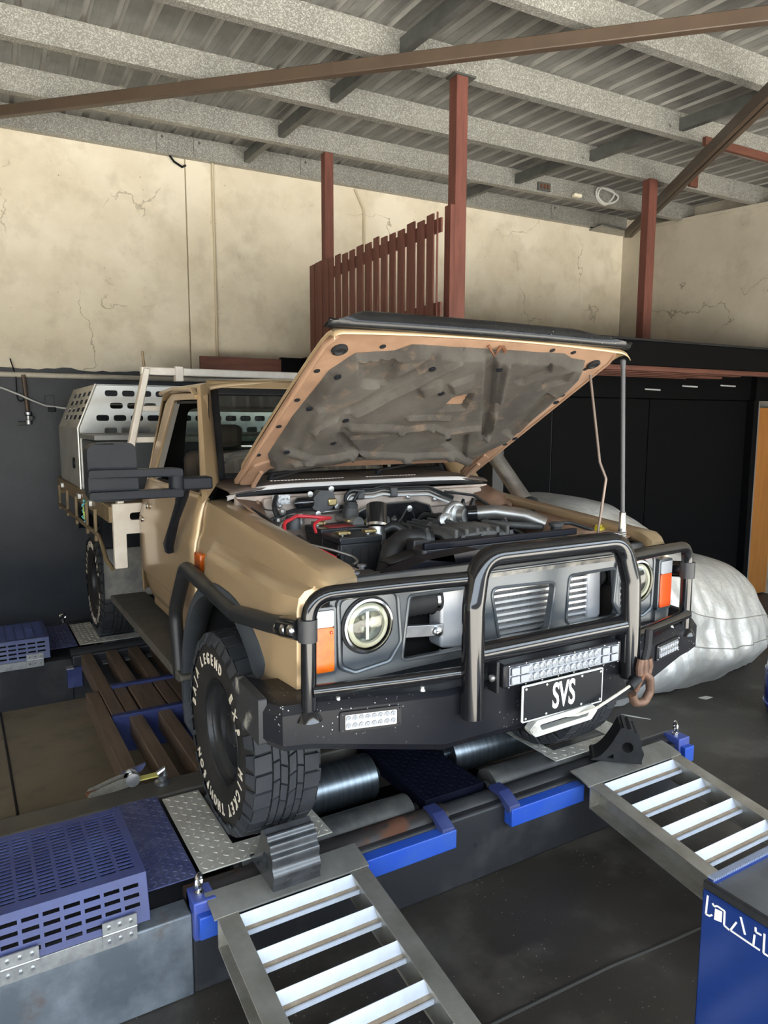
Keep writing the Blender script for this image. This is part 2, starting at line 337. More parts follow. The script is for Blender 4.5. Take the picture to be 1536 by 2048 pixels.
# conduits and pipe on the back wall
for x, zt, zb, lab in ((2.1, 4.72, 2.66, 'thin painted conduit running down the cream wall to the shelf board'), (3.865, 4.56, 2.7, 'thin painted conduit on the cream wall behind the slats')):
    c = thing('wall_conduit', W(x, YB, zb), lab, 'pipe')
    pts = [(x, YB - .018, zb), (x, YB - .018, zt)] if x < 3 else [(x, YB - .018, zb), (x, YB - .018, zt - .1), (x - .12, YB - .018, zt + .12)]
    G(MWALL).tube(pts, .014, 8).obj('tube', mat('conduit_paint', (.62, .54, .39), .6), c)
    for z in (zb + .6, zb + 1.45): G(MWALL).box(x - .03, x + .03, YB - .012, YB, z - .01, z + .01).obj('saddle', 'cream_render', c)
g = G(MWALL); g.tube([(-6, YB - .03, 2.47), (2.6, YB - .03, 2.47)], .026, 12)
g.obj('wall_pipe', 'white_pipe', label='cream horizontal pipe along the top of the black wall', cat='pipe')
g = G(MWALL); g.tube([(1.66, YB - .03, 4.70), (1.70, YB - .05, 4.64), (1.78, YB - .05, 4.60), (1.82, YB - .02, 4.63)], .012, 6)
g.obj('cut_cable', 'black_plastic', label='short frayed black cable poking out under the wall purlin', cat='cable')
# tap and drop pipe
t = thing('air_tap', W(.24, YB - .04, 1.97), 'drop pipe with small brass tap on the black wall', 'tap')
G(MWALL).tube([(.215, YB - .05, 2.47), (.235, YB - .05, 2.13)], .02, 10).obj('drop_pipe', mat('brown_pipe', (.10, .07, .05), .5, .5), t)
G(MWALL).lathe([(.02, 0), (.034, .005), (.034, .03), (.022, .04), (.022, .075), (.03, .08), (.03, .12), (.012, .125)], (.237, YB - .05, 2.12), (0, 0, -1), 12).obj('tap_body', 'steel', t)
G(MWALL).tube([(.237, YB - .05, 2.01), (.14, YB - .06, 2.005)], .018, 8).obj('spout', 'dark_steel', t)
G(MWALL).ball((.265, YB - .07, 2.06), .026, 8).obj('tap_knob', 'dark_steel', t)
g = G(MWALL); g.tube(fillet([(.11, YB - .03, 2.62), (.15, YB - .04, 2.45), (.15, YB - .05, 2.24), (.18, YB - .05, 2.21), (.21, YB - .06, 2.24)], .05), .006, 6)
g.obj('hanging_wire', 'black_plastic', label='thin black wire hanging from the wall pipe', cat='wire')
g = G(MWALL); g.tube(fillet([(-1.5, YB - .03, 2.42), (-.6, YB - .03, 2.40), (.02, YB - .03, 2.345), (.18, YB - .08, 2.275), (.26, YB - .075, 2.235), (.39, YB - .03, 2.18), (.61, YB - .03, 2.15), (.84, YB - .03, 2.20), (1.5, YB - .03, 2.2)], .1), .009, 6)
g.obj('wall_cable', 'cable_white', label='white cable sagging across the black wall', cat='cable')
t = thing('wall_outlet', W(.44, YB, 2.16), 'small black outlet with plug on the black wall', 'outlet')
G(MWALL).box(.39, .475, YB - .025, YB - .01, 2.17, 2.28).obj('plate', 'black_wall', t, bev=.004)
G(MWALL).box(.41, .48, YB - .06, YB - .02, 2.12, 2.165).obj('plug', 'black_plastic', t, bev=.006)

# ------------------------------------------------------------------ loft
PX, LZ = 3.05, 2.72
def post(x, y, z0, w_, d_, lab, extra=False):
    t = thing('loft_post', W(x, y, z0), lab, 'post', 'red loft posts')
    G(MWALL).box(x - w_ / 2, x + w_ / 2, y - d_ / 2, y + d_ / 2, z0, roofz(y) + .002 if not extra else roofz(y) - .012).obj('timber', 'red_timber', t, bev=.004)
    if extra:
        G(MWALL).box(x - .075, x + .11, y - .06, y + .06, roofz(y) - .012, roofz(y) + .001).obj('head_plate', 'dark_steel', t)
        G(MWALL).box(x - .09, x - w_ / 2, y - d_ / 2, y + .03, z0, 3.62).obj('side_cleat', 'red_timber', t, bev=.003)
    return t
post(2.985, 6.83, LZ, .095, .09, 'slim red timber post at the wall end of the slatted balustrade')
post(3.085, 4.66, 2.766, .10, .10, 'tall red timber post at the near end of the slatted balustrade', True)
post(6.25, 5.74, LZ, .12, .10, 'red timber post standing on the loft beyond the bonnet')
bal = thing('loft_balustrade', W(2.95, 5.8, LZ), 'red timber slatted balustrade with a rail on the loft', 'balustrade')
ys = [7.12, 6.98, 6.78, 6.62, 6.48, 6.32, 6.16, 6.01, 5.84, 5.68, 5.54, 5.39, 5.25, 5.10, 4.94, 4.80, 4.66]
rnd = random.Random(5)
for i, y in enumerate(ys):
    wd = (ys[i] - ys[i + 1] if i < 16 else .05) - (.050 - .0006 * i if i > 2 else .02) - .005 * rnd.random()
    G(MWALL).box(2.906, 2.92, y - wd, y, LZ - .1, 3.60 + .03 * rnd.random() - .004 * i).obj('slat', 'red_timber', bal, bev=.002)
for z in (3.42, 2.82): G(MWALL).box(2.921, 2.936, 4.62, 7.12, z, z + .1).obj('rail', 'red_timber', bal)
lf = thing('loft_platform', W(5, 6, 2.5), 'black and red timber loft platform against the back wall', 'platform')
G(MWALL).box(2.95, 8.0, 4.60, 4.66, 2.535, 2.745).obj('edge_beam', 'black_panel', lf, bev=.004)
G(MWALL).box(2.95, 8.0, 4.58, 4.70, 2.745, 2.765).obj('beam_capping', 'black_rubber', lf, bev=.004)
G(MWALL).box(2.95, 8.0, 4.66, 7.78, 2.68, 2.72).obj('deck', 'red_timber_x', lf)
for k in range(5): G(MWALL).box(2.98, 7.1 - .28 * (k % 3) - .1 * k, 4.72 + k * .14, 4.80 + k * .14, 2.50 - .003 * k, 2.68).obj('joist', 'red_timber_x', lf, bev=.003)
G(MWALL).box(2.95, 2.99, 4.7, 7.78, 2.50, 2.68).obj('side_beam', 'black_panel', lf)
G(MWALL).box(1.79, 2.64, 7.28, 7.32, 2.53, 2.68).obj('shelf_board', 'red_timber_x', lf, bev=.003)
G(MWALL).box(2.64, 2.95, 7.28, 7.34, 2.52, 2.70).obj('shelf_end', 'black_panel', lf)
G(MWALL).box(1.79, 2.95, 7.32, 7.78, 2.53, 2.56).obj('shelf_deck', 'red_timber_x', lf)
# black partition below the loft
pt = thing('wall_partition', W(5.5, 5.3, 0), 'black panelled partition under the loft', 'wall', kind='structure')
for a, b in ((3.55, 4.62), (4.632, 5.905), (5.917, 7.46)):
    G(MWALL).box(a, b, 5.3, 5.33, 0, 2.27).obj('panel', 'black_panel', pt, bev=.002)
G(MWALL).box(3.5, 7.6, 5.29, 5.34, 2.28, 2.58).obj('head_panel', 'black_panel', pt)
G(MWALL).box(3.5, 7.6, 5.345, 5.37, 0, 2.5).obj('backing', 'black_panel', pt)
G(MWALL).box(4.622, 4.630, 5.31, 5.34, 0, 2.27).obj('joint_strip', mat('joint_grey', (.12, .12, .13), .5), pt)
for x, z in ((5.855, 2.365), (6.405, 2.41), (7.01, 2.43)):
    G(MWALL).cyl((x - .03, 5.29, z + .006), (x + .045, 5.16, z - .008), .008, n=8).obj('hook_rod', mat('rod_silver', (.55, .55, .55), .4), label='thin steel rod sticking out of the black panel, ' + {5.855: 'nearest the antenna', 6.405: 'middle of the three', 7.01: 'nearest the orange door'}[x], cat='hook', group='steel rods on the partition')
d = thing('door_1', W(7.7, 5.3, 0), 'orange varnished timber door with black frame and coloured-in silver highlight', 'door', kind='structure')
G(MWALL).box(7.48, 7.56, 5.22, 5.36, 0, 2.28).obj('door_frame', 'black_panel', d, bev=.004)
G(MWALL).box(7.56, 7.60, 5.235, 5.35, 0, 2.26).obj('frame_highlight', mat('frame_highlight_silver', (.28, .29, .31), .3, .6), d, bev=.003)  # silver highlight on the black frame, put into the colour
G(MWALL).box(7.605, 7.98, 5.26, 5.30, .02, 2.2).obj('door_leaf', 'orange_wood', d, bev=.003)
G(MWALL).box(7.5, 7.98, 5.22, 5.36, 2.28, 2.55).obj('door_head', 'black_panel', d)
# floor joints (saw cuts filled with dirt)
g = G(); g.tube([(.118, 5.5, .0), (.125, 4.9, .001), (.131, 4.2, 0), (.137, 3.7, .001), (.14, 3.2, 0)], .008, 5)
g.obj('floor_joint', 'black_rubber', kind='structure', label='dirt-filled joint in the brown concrete floor', cat='joint')
g = G(); g.tube([(1.2, 1.72, 0), (1.7, 1.70, .002), (2.0, 1.69, 0), (2.32, 1.66, .001), (3.4, 1.6, 0)], .007, 5)
g.obj('floor_joint', mat('joint_dust', (.04, .037, .032), .9), kind='structure', label='dusty joint in the dark floor by the blue cabinet', cat='joint')
# ================================================================== rolling road
mat('dyno_blue', (.02, .028, .10), .42, c2=(.04, .054, .15), scale=5., lo=.45, hi=.75, rough2=.6)
mat('bright_blue', (.010, .055, .36), .45, c2=(.025, .075, .33), scale=8)
mat('navy_plate', (.0025, .003, .008), .7, 0, spec=.06, c2=(.004, .005, .011), scale=6)
mat('tread_blue', (.03, .037, .11), .45, .1, c2=(.07, .08, .16), scale=14, lo=.4, hi=.65)
mat('tread_silver', (.48, .455, .40), .42, .3, c2=(.36, .34, .29), scale=7)
mat('beam_black', (.020, .020, .022), .45, 0, spec=.25, c2=(.045, .044, .043), scale=4., lo=.5, hi=.75)
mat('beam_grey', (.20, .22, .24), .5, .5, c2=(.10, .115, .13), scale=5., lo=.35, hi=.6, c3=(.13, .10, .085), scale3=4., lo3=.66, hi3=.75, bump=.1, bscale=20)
mat('pipe_rust', (.022, .019, .018), .5, .1, spec=.3, c2=(.075, .03, .016), scale=5., lo=.55, hi=.64, rough2=.9, bump=.15, bscale=40)
mat('track_brown', (.135, .09, .06), .5, .1, c2=(.085, .058, .04), scale=5., stretch=(5, .7, 5))
mat('roller', (.13, .15, .165), .32, .9, c2=(.20, .22, .235), scale=4., stretch=(14, .4, .4), lo=.4, hi=.65)
mat('roller_dull', (.035, .035, .035), .5, .3, c2=(.09, .088, .08), scale=6., lo=.45, hi=.7)
mat('alu', (.55, .54, .50), .4, .85, c2=(.38, .36, .31), scale=6., bump=.05, bscale=90)
mat('rung_alu', (.42, .445, .50), .5, .1, c2=(.36, .37, .39), scale=10., lo=.45, hi=.7, speck=(.25, .24, .22), speck_scale=150., speck_t=.18)
mat('rung_dirty', (.20, .14, .085), .7, .1, c2=(.33, .28, .22), scale=7.)
mat('hinge', (.42, .42, .41), .45, .8, c2=(.3, .3, .3), scale=25)

def tread_bumps(g, x0, x1, y0, y1, z, pitch=.030, fn=None, L=.0145, Wd=.004, H=.003):
    nx = int((x1 - x0) / pitch); ny = int((y1 - y0) / pitch)
    for i in range(nx):
        for j in range(ny):
            cx = x0 + (i + .5) * (x1 - x0) / nx; cy = y0 + (j + .5) * (y1 - y0) / ny; a = R(45) if (i + j) % 2 else R(-45)
            c, s = math.cos(a), math.sin(a)
            q = [(-L, 0, 0), (0, -Wd, 0), (L, 0, 0), (0, Wd, 0), (-L * .45, 0, H), (L * .45, 0, H)]
            vs = [(cx + c * p[0] - s * p[1], cy + s * p[0] + c * p[1], z + p[2]) for p in q]
            if fn: vs = [fn(*v) for v in vs]
            g.add(vs, [(0, 1, 4), (1, 5, 4), (1, 2, 5), (2, 3, 5), (3, 4, 5), (3, 0, 4)])
    return g
def treadplate(parent, name, pieces, z, m, th=.006, pitch=.03, fn=None):
    g = G()
    for x0, x1, y0, y1 in pieces: g.box(x0, x1, y0, y1, z - th, z)
    p = g.obj(name, m, parent, bev=.0015, seg=1)
    b = G()
    for x0, x1, y0, y1 in pieces: tread_bumps(b, x0 + .004, x1 - .004, y0 + .004, y1 - .004, z - .0002, pitch)
    b.obj('raised_pattern', m, p, smooth=0, merge=False, kind='stuff')
    return p
def slotted(g, xs, ys, hole, fn):
    n = len(ys)
    vs = [fn(a, b) for a in xs for b in ys]
    fs = [(i * n + j, (i + 1) * n + j, (i + 1) * n + j + 1, i * n + j + 1) for i in range(len(xs) - 1) for j in range(n - 1) if not hole(i, j)]
    return g.add(vs, fs)
def cover(parent, dy, xr, ztop, zb, m, nc=14):
    yf, yb = 2.395 + dy, 2.875 + dy
    xs = [xr - .03]
    xs = [xr, xr - .028]; 
    for k in range(nc): xs += [xs[-1] - .050, xs[-1] - .062]
    xs.append(xs[-1] - .02); xs.reverse()
    ys = [yb, yb - .035]
    for k in range(19): ys += [ys[-1] - .0115, ys[-1] - .0215]
    ys.append(yf); ys.reverse()
    ix = set(range(1, len(xs) - 2, 1)); 
    def h1(i, j):
        a = (xs[i + 1] - xs[i]) > .049 and 0 < i < len(xs) - 2
        b = abs((ys[j + 1] - ys[j]) - .0115) < 1e-4
        return a and b
    g = G(); slotted(g, xs, ys, h1, lambda a, b: Vector((a, b, ztop)))
    # sloping front with larger slots
    tz = [0, .14, .22, .34, .42, .54, .62, .74, .82, 1.0]
    def h2(i, j):
        if not ((xs[i + 1] - xs[i]) > .049 and 0 < i < len(xs) - 2) or j not in (1, 3, 5, 7): return False
        k = (len(xs) - 2 - i) // 2
        return not (j == 1 and (k < 2 or k > 5)) 
    slotted(g, xs, tz, h2, lambda a, b: Vector((a, (yf - .045) * (1 - b) + yf * b, zb * (1 - b) + ztop * b)))
    # end cheek
    x = xs[-1]; g.add([(x, yf - .045, zb), (x, yf, ztop), (x, yb, ztop), (x, yb, zb)], [(0, 1, 2, 3)])
    c = g.obj('slotted_cover', m, parent, solid=.003, smooth=0)
    for hx in (xr - .10, xr - .10 - .3):
        h = G(); h.box(hx - .055, hx + .055, yf - .052, yf - .046, zb + .005, zb + .045); h.box(hx - .055, hx + .055, yf - .052, yf - .047, zb - .045, zb)
        h.cyl((hx - .055, yf - .052, zb + .002), (hx + .055, yf - .052, zb + .002), .005, n=8)
        hh = h.obj('hinge', 'hinge', c)
        for a in (-.035, 0, .035):
            for z in (.025, -.025): G().cyl((hx + a, yf - .051, zb + z), (hx + a, yf - .057, zb + z), .006, n=8).obj('rivet', 'chrome', c)
    G().box(xs[0], xr - .045, yf - .047, yf - .040, zb - .055, zb - .002).obj('hinge_strip', 'hinge', c, bev=.001)
    return c
def eyebolt(parent, x, y, z, a=0.):
    g = G(); c = Vector((x, y, z + .045)); u = Vector((math.cos(a), math.sin(a), 0))
    g.tube([c + u * (.024 * math.cos(t)) + Vector((0, 0, .024 * math.sin(t))) for t in [2 * math.pi * i / 20 for i in range(20)]], .008, 8, closed=True)
    g.lathe([(.017, 0), (.017, .008), (.010, .014), (.010, .024)], (x, y, z), (0, 0, 1), 12)
    return g.obj('eye_bolt', 'chrome', parent)
def roller_bed(dy, lab, front):
    t = thing('roller_bed', (1.85, 2.85 + dy, 0), lab, 'rolling road', 'roller beds of the rolling road')
    y0 = 2.35 + dy
    fr = G(); fr.box(.60, 3.30, y0, y0 + .10, 0, .33); fr.obj('front_beam', 'beam_black', t, bev=.012)
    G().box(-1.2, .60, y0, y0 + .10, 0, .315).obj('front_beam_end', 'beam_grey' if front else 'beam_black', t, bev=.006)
    for x in ((1.33, 1.55, 1.86, 2.10, 2.30) if front else ()):
        G().cyl((x, y0 - .001, .20 + .03 * math.sin(x * 9)), (x, y0 + .01, .20 + .03 * math.sin(x * 9)), .010, n=10).obj('bolt_hole', 'black_rubber', t)
    G().box(-1.2, 3.30, y0 + .83, y0 + .98, 0, .34).obj('rear_beam', 'beam_black' if not front else mat('beam_dusty', (.05, .045, .038), .6, c2=(.09, .078, .06), scale=3), t, bev=.01)
    G().cyl((.60, y0 + .085, .305), (1.74, y0 + .085, .305), .058, n=20).obj('top_pipe', 'pipe_rust' if front else 'beam_black', t)
    G().cyl((1.74, y0 + .085, .30), (3.28, y0 + .085, .30), .054, n=20).obj('far_pipe', 'beam_black', t)
    G().box(-1.2, .665, y0 + .02, y0 + .83, .25, .30).obj('tray_floor', 'beam_black', t)
    G().box(1.22, 2.44, y0 + .1, y0 + .83, .02, .06).obj('sump_floor', 'black_panel', t)
    G().box(-1.2, -.45, y0 + .02, y0 + .83, .30, .5).obj('motor_housing', 'dyno_blue', t, bev=.01)
    treadplate(t, 'blue_tread_plate', [(.462, .658, 2.475 + dy, 3.13 + dy)], .37, 'tread_blue', pitch=.024)
    treadplate(t, 'silver_tread_plate', [(.672, .835, 2.60 + dy, 3.085 + dy), (.672, 1.215, 2.475 + dy, 2.60 + dy), (1.10, 1.215, 2.60 + dy, 2.80 + dy)], .372, 'tread_silver', pitch=.03)
    treadplate(t, 'silver_tread_plate', [(2.45, 3.04, 2.47 + dy, 2.56 + dy), (2.90, 3.04, 2.56 + dy, 2.90 + dy), (2.45, 2.52, 2.56 + dy, 2.88 + dy)], .372, 'tread_silver', pitch=.03)
    g = G(); g.prism([(1.69, .36), (2.02, .36), (2.02, .30), (1.69, .30)], 'y', 2.50 + dy, 3.15 + dy); nv = g.obj('centre_plate', 'navy_plate', t, bev=.003)
    tread_bumps(G(), 1.70, 2.01, 2.51 + dy, 3.14 + dy, .3598, .03).obj('raised_pattern', 'navy_plate', nv, smooth=0, merge=False, kind='stuff')
    for x0, x1 in ((.84, 1.64), (2.10, 2.93)):
        G().lathe([(.03, -.02), (.03, 0), (.107, 0), (.11, .004), (.11, x1 - x0 - .004), (.107, x1 - x0), (.03, x1 - x0), (.03, x1 - x0 + .05)], (x0, 2.93 + dy, .300), (1, 0, 0), 36).obj('roller', 'roller', t)
        G().lathe([(.03, -.02), (.03, 0), (.083, 0), (.086, .004), (.086, x1 - x0 - .004), (.083, x1 - x0), (.03, x1 - x0), (.03, x1 - x0 + .06)], (x0, 2.572 + dy, .283), (1, 0, 0), 32).obj('roller', 'roller_dull', t)
    if front:
        for x0, x1, e in ((1.275, 1.715, 1), (2.02, 2.47, 0)):
            s = G().box(x0, x1, y0 - .055, y0 - .001, .238, .322).obj('stop_bar', 'bright_blue', t, bev=.004)
            xx = x1 - .07 if e else x0 - .01
            G().prism(f2([(y0 - .05, .31), (y0 - .05, .335), (y0 + .03, .372), (y0 + .10, .372), (y0 + .10, .355), (y0 + .03, .35), (y0 - .03, .30)], .004), 'x', xx, xx + .06).obj('stop_clip', 'dyno_blue', s)
    for xb, yb in ((.60, y0 + .03), (3.20, y0 + .03)) if front else ():
        b = G(); b.box(xb, xb + .085, y0 - .025, y0 + .08, .22, .365); b.obj('lashing_bracket', mat('bracket_blue', (.03, .06, .28), .45, c2=(.07, .08, .2), scale=14), t, bev=.006)
        G().box(xb + .012, xb + .085, y0 - .055, y0 - .02, .24, .325).obj('bracket_face', 'bright_blue', t, bev=.004)
        eyebolt(t, xb + .035, y0 + .03, .365, .9)
    cover(t, dy, .457, .5 if front else .49, .348, 'dyno_blue')
    G().box(-1.2, .457, 2.80 + dy, 2.84 + dy, .30, .44).obj('inner_plate', 'beam_black', t)
    return t
fb = roller_bed(0, 'front roller bed of the rolling road with slotted blue cover, under the front wheels', True)
rb = roller_bed(3.16, 'rear roller bed of the rolling road, under the rear wheels by the black wall', False)
eyebolt(rb, .653, 6.50, .34, .3)
G().box(.09, .10, 5.508, 5.512, .08, .14)
G().lathe([(.022, 0), (.022, .004), (.001, .005)], (.1, 5.51, .20), (0, -1, 0), 16).obj('red_sticker', mat('red_sticker', (.55, .05, .06), .4), rb, label='round red sticker')
# telescoping track between the beds
tr = thing('extension_track', (.95, 4.4, 0), 'brown steel telescoping beams joining the two roller beds', 'track')
for x in (.661, .833, .992, 1.155): G().box(x, x + .076, 4.20, 5.52, .22, .33).obj('rear_beam', 'track_brown', tr, bev=.004)
for x in (.580, .745, .908, 1.075): G().box(x, x + .076, 3.33, 4.715, .22, .328).obj('front_beam', 'track_brown', tr, bev=.004)
for x in (2.35, 2.51, 2.68): G().box(x, x + .076, 3.33, 5.52, .22, .33).obj('far_beam', 'track_brown', tr, bev=.004)
G().box(.735, 1.26, 4.70, 4.745, .325, .345).obj('cross_bar', 'dyno_blue', tr, bev=.002)
G().box(.655, 1.26, 4.19, 4.235, .325, .345).obj('cross_bar', 'dyno_blue', tr, bev=.002)
G().box(.655, 1.26, 4.19, 4.196, .12, .325).obj('cross_web', 'dyno_blue', tr)
G().box(.735, 1.26, 4.74, 4.746, .12, .325).obj('cross_web', 'dyno_blue', tr)
for x in (.55, .80, .96, 1.12): G().box(x, x + .05, 5.44, 5.508, .255, .265).obj('stop_tab', 'hinge', tr)
G().box(.56, .66, 5.49, 5.512, .10, .25).obj('guide_plate', 'dyno_blue', tr)
# loading ramps
def ramp(xl, xr, lab):
    t = thing('loading_ramp', ((xl + xr) / 2, 1.2, 0), lab, 'ramp', 'aluminium loading ramps')
    s = .15; zt = lambda y: .352 - s * (2.31 - y); wf = .074; y1 = .08
    for x, sg in ((xl, 1), (xr - wf, -1)):
        g = G(); xo = x if sg > 0 else x + wf
        wx = (x + .0, x + .006) if sg > 0 else (x + wf - .006, x + wf)
        wx = (x + wf - .010, x + wf - .004) if sg > 0 else (x + .004, x + .010)
        for a, b, c, d in ((x, x + wf, -.006, 0), (x, x + wf, -.115, -.109), (wx[0], wx[1], -.112, -.002)):
            g.prism([(2.25, zt(2.25) + d), (y1, zt(y1) + d), (y1, zt(y1) + c), (2.25, zt(2.25) + c)], 'x', a, b)
        g.obj('side_rail', 'alu', t, smooth=0, bev=.001, seg=1)
        G().prism([(2.25, zt(2.25) - .0), (2.25, zt(2.25) - .115), (2.244, zt(2.25) - .115), (2.244, zt(2.25))], 'x', x, x + wf).obj('end_plate', 'alu', t)
    G().prism([(2.365, .368), (2.365, .360), (2.30, .352), (2.245, .336), (2.245, .343), (2.30, .359)], 'x', xl - .012, xr + .008).obj('hook_plate', mat('hook_alu', (.33, .32, .30), .5, .7, c2=(.24, .23, .21), scale=6), t)
    y = 2.235
    for k in range(14):
        z = zt(y)
        if z < .05: break
        r = thing('rung', ((xl + xr) / 2, y, z), None, None, parent=t)
        a, b = xl + wf - .004, xr - wf + .004
        g = G(); g.prism([(y, z - .004), (y - .004, z - .002), (y - .027, z - .038), (y - .023, z - .042)], 'x', a, b); g.obj('rung_face', 'rung_alu', r, smooth=0)
        G().prism([(y - .023, z - .042), (y - .027, z - .037), (y - .050, z - .042), (y - .050, z - .048)], 'x', a, b).obj('rung_tread', 'rung_dirty', r, smooth=0)
        G().prism([(y - .050, z - .052), (y - .050, z - .036), (y - .056, z - .036), (y - .056, z - .052)], 'x', a, b).obj('rung_lip', 'rung_alu', r, smooth=0)
        y -= .165
    return t
ramp(.660, 1.250, 'aluminium ladder ramp hooked on the beam below the lettered front tyre')
ramp(2.455, 3.10, 'aluminium ladder ramp hooked on the beam beside the blue cabinet')
# wheel chocks
def chock(o, rz, width, lab, k=1., m='black_rubber'):
    t = thing('wheel_chock', o, lab, 'wheel chock', 'rubber wheel chocks')
    M = Matrix.Translation(o) @ Matrix.Rotation(rz, 4, 'Z')
    L, H = .27 * k, .195 * k
    out = [(0, 0), (.012, .012)]
    for i in range(9): u = i / 8; out.append((.02 + (L * .46) * u, .012 + H * .88 * u ** 1.6))
    for i in range(71):
        u = i / 70; a = R(-12) + u * R(102); rr = .0055 * k * math.cos((u - .08) * 5 * 2 * math.pi) if u > .08 else 0
        out.append((L * .64 + (L * .36 + rr) * math.copysign(abs(math.sin(a)) ** .9, math.sin(a)), (H + rr) * max(0, math.cos(a)) ** .8))
    hole = circ(L * .70, H * .45, .030 * k, 18); tri = [(L * .30, H * .10), (L * .44, H * .10), (L * .44, H * .24)]
    g = G(M); g.plate([out, hole, tri], lambda a, b, c: Vector((c, a, b)), -width / 2, width / 2)
    g.obj('wedge', m, t, smooth=30)
    return t
mat('chock_worn', (.022, .023, .025), .25, 0, spec=.6, c2=(.05, .053, .056), scale=7.)
chock((.955, 2.49, .372), R(180), .185, 'black ribbed rubber wheel chock in front of the lettered tyre', .95, 'chock_worn')
chock((2.66, 2.45, .370), R(180 + 48), .15, 'black rubber wheel chock with a round hole at the far wheel', .92)
# ratchet strap lying on the beam
t = thing('ratchet_strap', (.55, 3.30, .34), 'metal ratchet buckle with a scrap of strap by the brown beams', 'ratchet strap')
mat('ratchet_metal', (.30, .27, .22), .45, .7, c2=(.18, .16, .13), scale=16)
for dy_ in (0, .045): G().prism(f2([(.385, .365), (.40, .385), (.52, .415), (.60, .42), (.60, .375), (.50, .365)], .01), 'y', 3.27 + dy_, 3.274 + dy_).obj('handle_side', 'ratchet_metal', t)
G().box(.385, .46, 3.27, 3.318, .365, .375).obj('grip', 'rust', t, bev=.004)
G().lathe([(.012, -.012), (.032, -.01), (.032, .0), (.018, .0), (.018, .04), (.032, .04), (.032, .052), (.012, .054)], (.585, 3.275, .40), (0, 1, 0), 14).obj('spool', 'bolt', t)
G().box(.60, .70, 3.272, 3.31, .385, .392).obj('strap', mat('strap_yellow', (.45, .40, .10), .8), t)
G().tube([(.70, 3.29, .392), (.73, 3.29, .41), (.735, 3.29, .375), (.71, 3.29, .352)], .013, 8).obj('end_hook', 'steel', t)
G().lathe([(.035, 0), (.035, .014), (.02, .02), (.02, .04)], (.72, 3.29, .34), (0, 0, 1), 14).obj('anchor', 'steel', t)
G().prism([(.48, .36), (.56, .41), (.66, .43), (.64, .40), (.55, .37)], 'y', 3.34, 3.36).obj('rag', 'tread_blue', t)
# ================================================================== the ute: body
XC = 1.778
ute = thing('utility_truck', (XC, 4.3, .37), 'gold four-wheel-drive ute with raised bonnet and black bull bar on the rolling road', 'ute')
def U(s, w, y, z): return Vector((XC + s * w, y, z))      # s=-1: side towards the viewer's left
mat('gold_paint', (.42, .295, .165), .33, .4, coat=.45, c2=(.44, .31, .175), scale=2.)
mat('inner_paint', (.35, .215, .14), .5, .1, c2=(.23, .135, .085), scale=6., lo=.42, hi=.72, coat=.15)
mat('bay_paint', (.46, .36, .29), .5, .05, c2=(.30, .235, .19), scale=8., lo=.45, hi=.7)
mat('flare_grey', (.034, .039, .045), .55, spec=.25, c2=(.045, .05, .057), scale=9, bump=.05, bscale=160)
mat('liner', (.078, .069, .058), .95, c2=(.034, .029, .024), scale=3.5, lo=.38, hi=.66, detail=8., c3=(.12, .085, .058), scale3=9., lo3=.58, hi3=.72, bump=.35, bscale=220)
mat('liner_worn', (.16, .145, .125), .9, bump=.2, bscale=220)
mat('interior', (.009, .0085, .008), .8, spec=.1)
mat('seat_cloth', (.045, .032, .022), .9)
mat('grille_grey', (.060, .068, .076), .3, .3, c2=(.08, .088, .096), scale=5)
mat('bar_black', (.005, .005, .006), .09, spec=.5, c2=(.010, .010, .011), scale=4.)
mat('rail_black', (.013, .0135, .0145), .4, spec=.3, c2=(.018, .018, .019), scale=6.)
mat('bumper_black', (.0075, .008, .011), .28, spec=.2, c2=(.014, .014, .016), scale=3., speck=(.45, .44, .42), speck_scale=60., speck_t=.16)
mat('sheer_black', (.010, .010, .012), .35, spec=.25)
mat('amber', (.46, .075, .003), .2, c2=(.52, .11, .005), scale=40)
mat('clear_lens', (.42, .43, .45), .12, trans=.35)
mat('red_lens', (.75, .09, .02), .2, trans=.2, coat=.5)
mat('lamp_ring', (.58, .57, .46), .3, spec=.3, c2=(.48, .46, .35), scale=12)
mat('lamp_glass', (.24, .24, .18), .25, .25, c2=(.10, .097, .07), scale=9., lo=.4, hi=.6)
mat('white_alu', (.70, .64, .55), .45, .25, c2=(.60, .53, .45), scale=8, speck=(.35, .3, .25), speck_scale=90., speck_t=.14)
mat('raw_alu', (.62, .60, .55), .38, .8, c2=(.50, .48, .43), scale=3)
mat('tray_brown', (.24, .17, .095), .5, .35, c2=(.14, .10, .05), scale=6)
def glass(name, tint, fac=.12, rough=.02):
    m = bpy.data.materials.new(name); m.use_nodes = True; nt = m.node_tree; N = nt.nodes; K = nt.links; N.remove(N['Principled BSDF'])
    t = N.new('ShaderNodeBsdfTransparent'); t.inputs[0].default_value = (*tint, 1); g = N.new('ShaderNodeBsdfGlossy'); g.inputs['Roughness'].default_value = rough
    fr = N.new('ShaderNodeFresnel'); fr.inputs[0].default_value = 1.5; ad = N.new('ShaderNodeMath'); ad.inputs[1].default_value = fac - .04; K.new(fr.outputs[0], ad.inputs[0])
    mx = N.new('ShaderNodeMixShader'); K.new(ad.outputs[0], mx.inputs[0]); K.new(t.outputs[0], mx.inputs[1]); K.new(g.outputs[0], mx.inputs[2]); K.new(mx.outputs[0], N['Material Output'].inputs[0])
    MATS[name] = m
glass('glass', (.80, .86, .84)); glass('tint_glass', (.12, .30, .38), .2); glass('lamp_cover', (.92, .93, .9), .045)

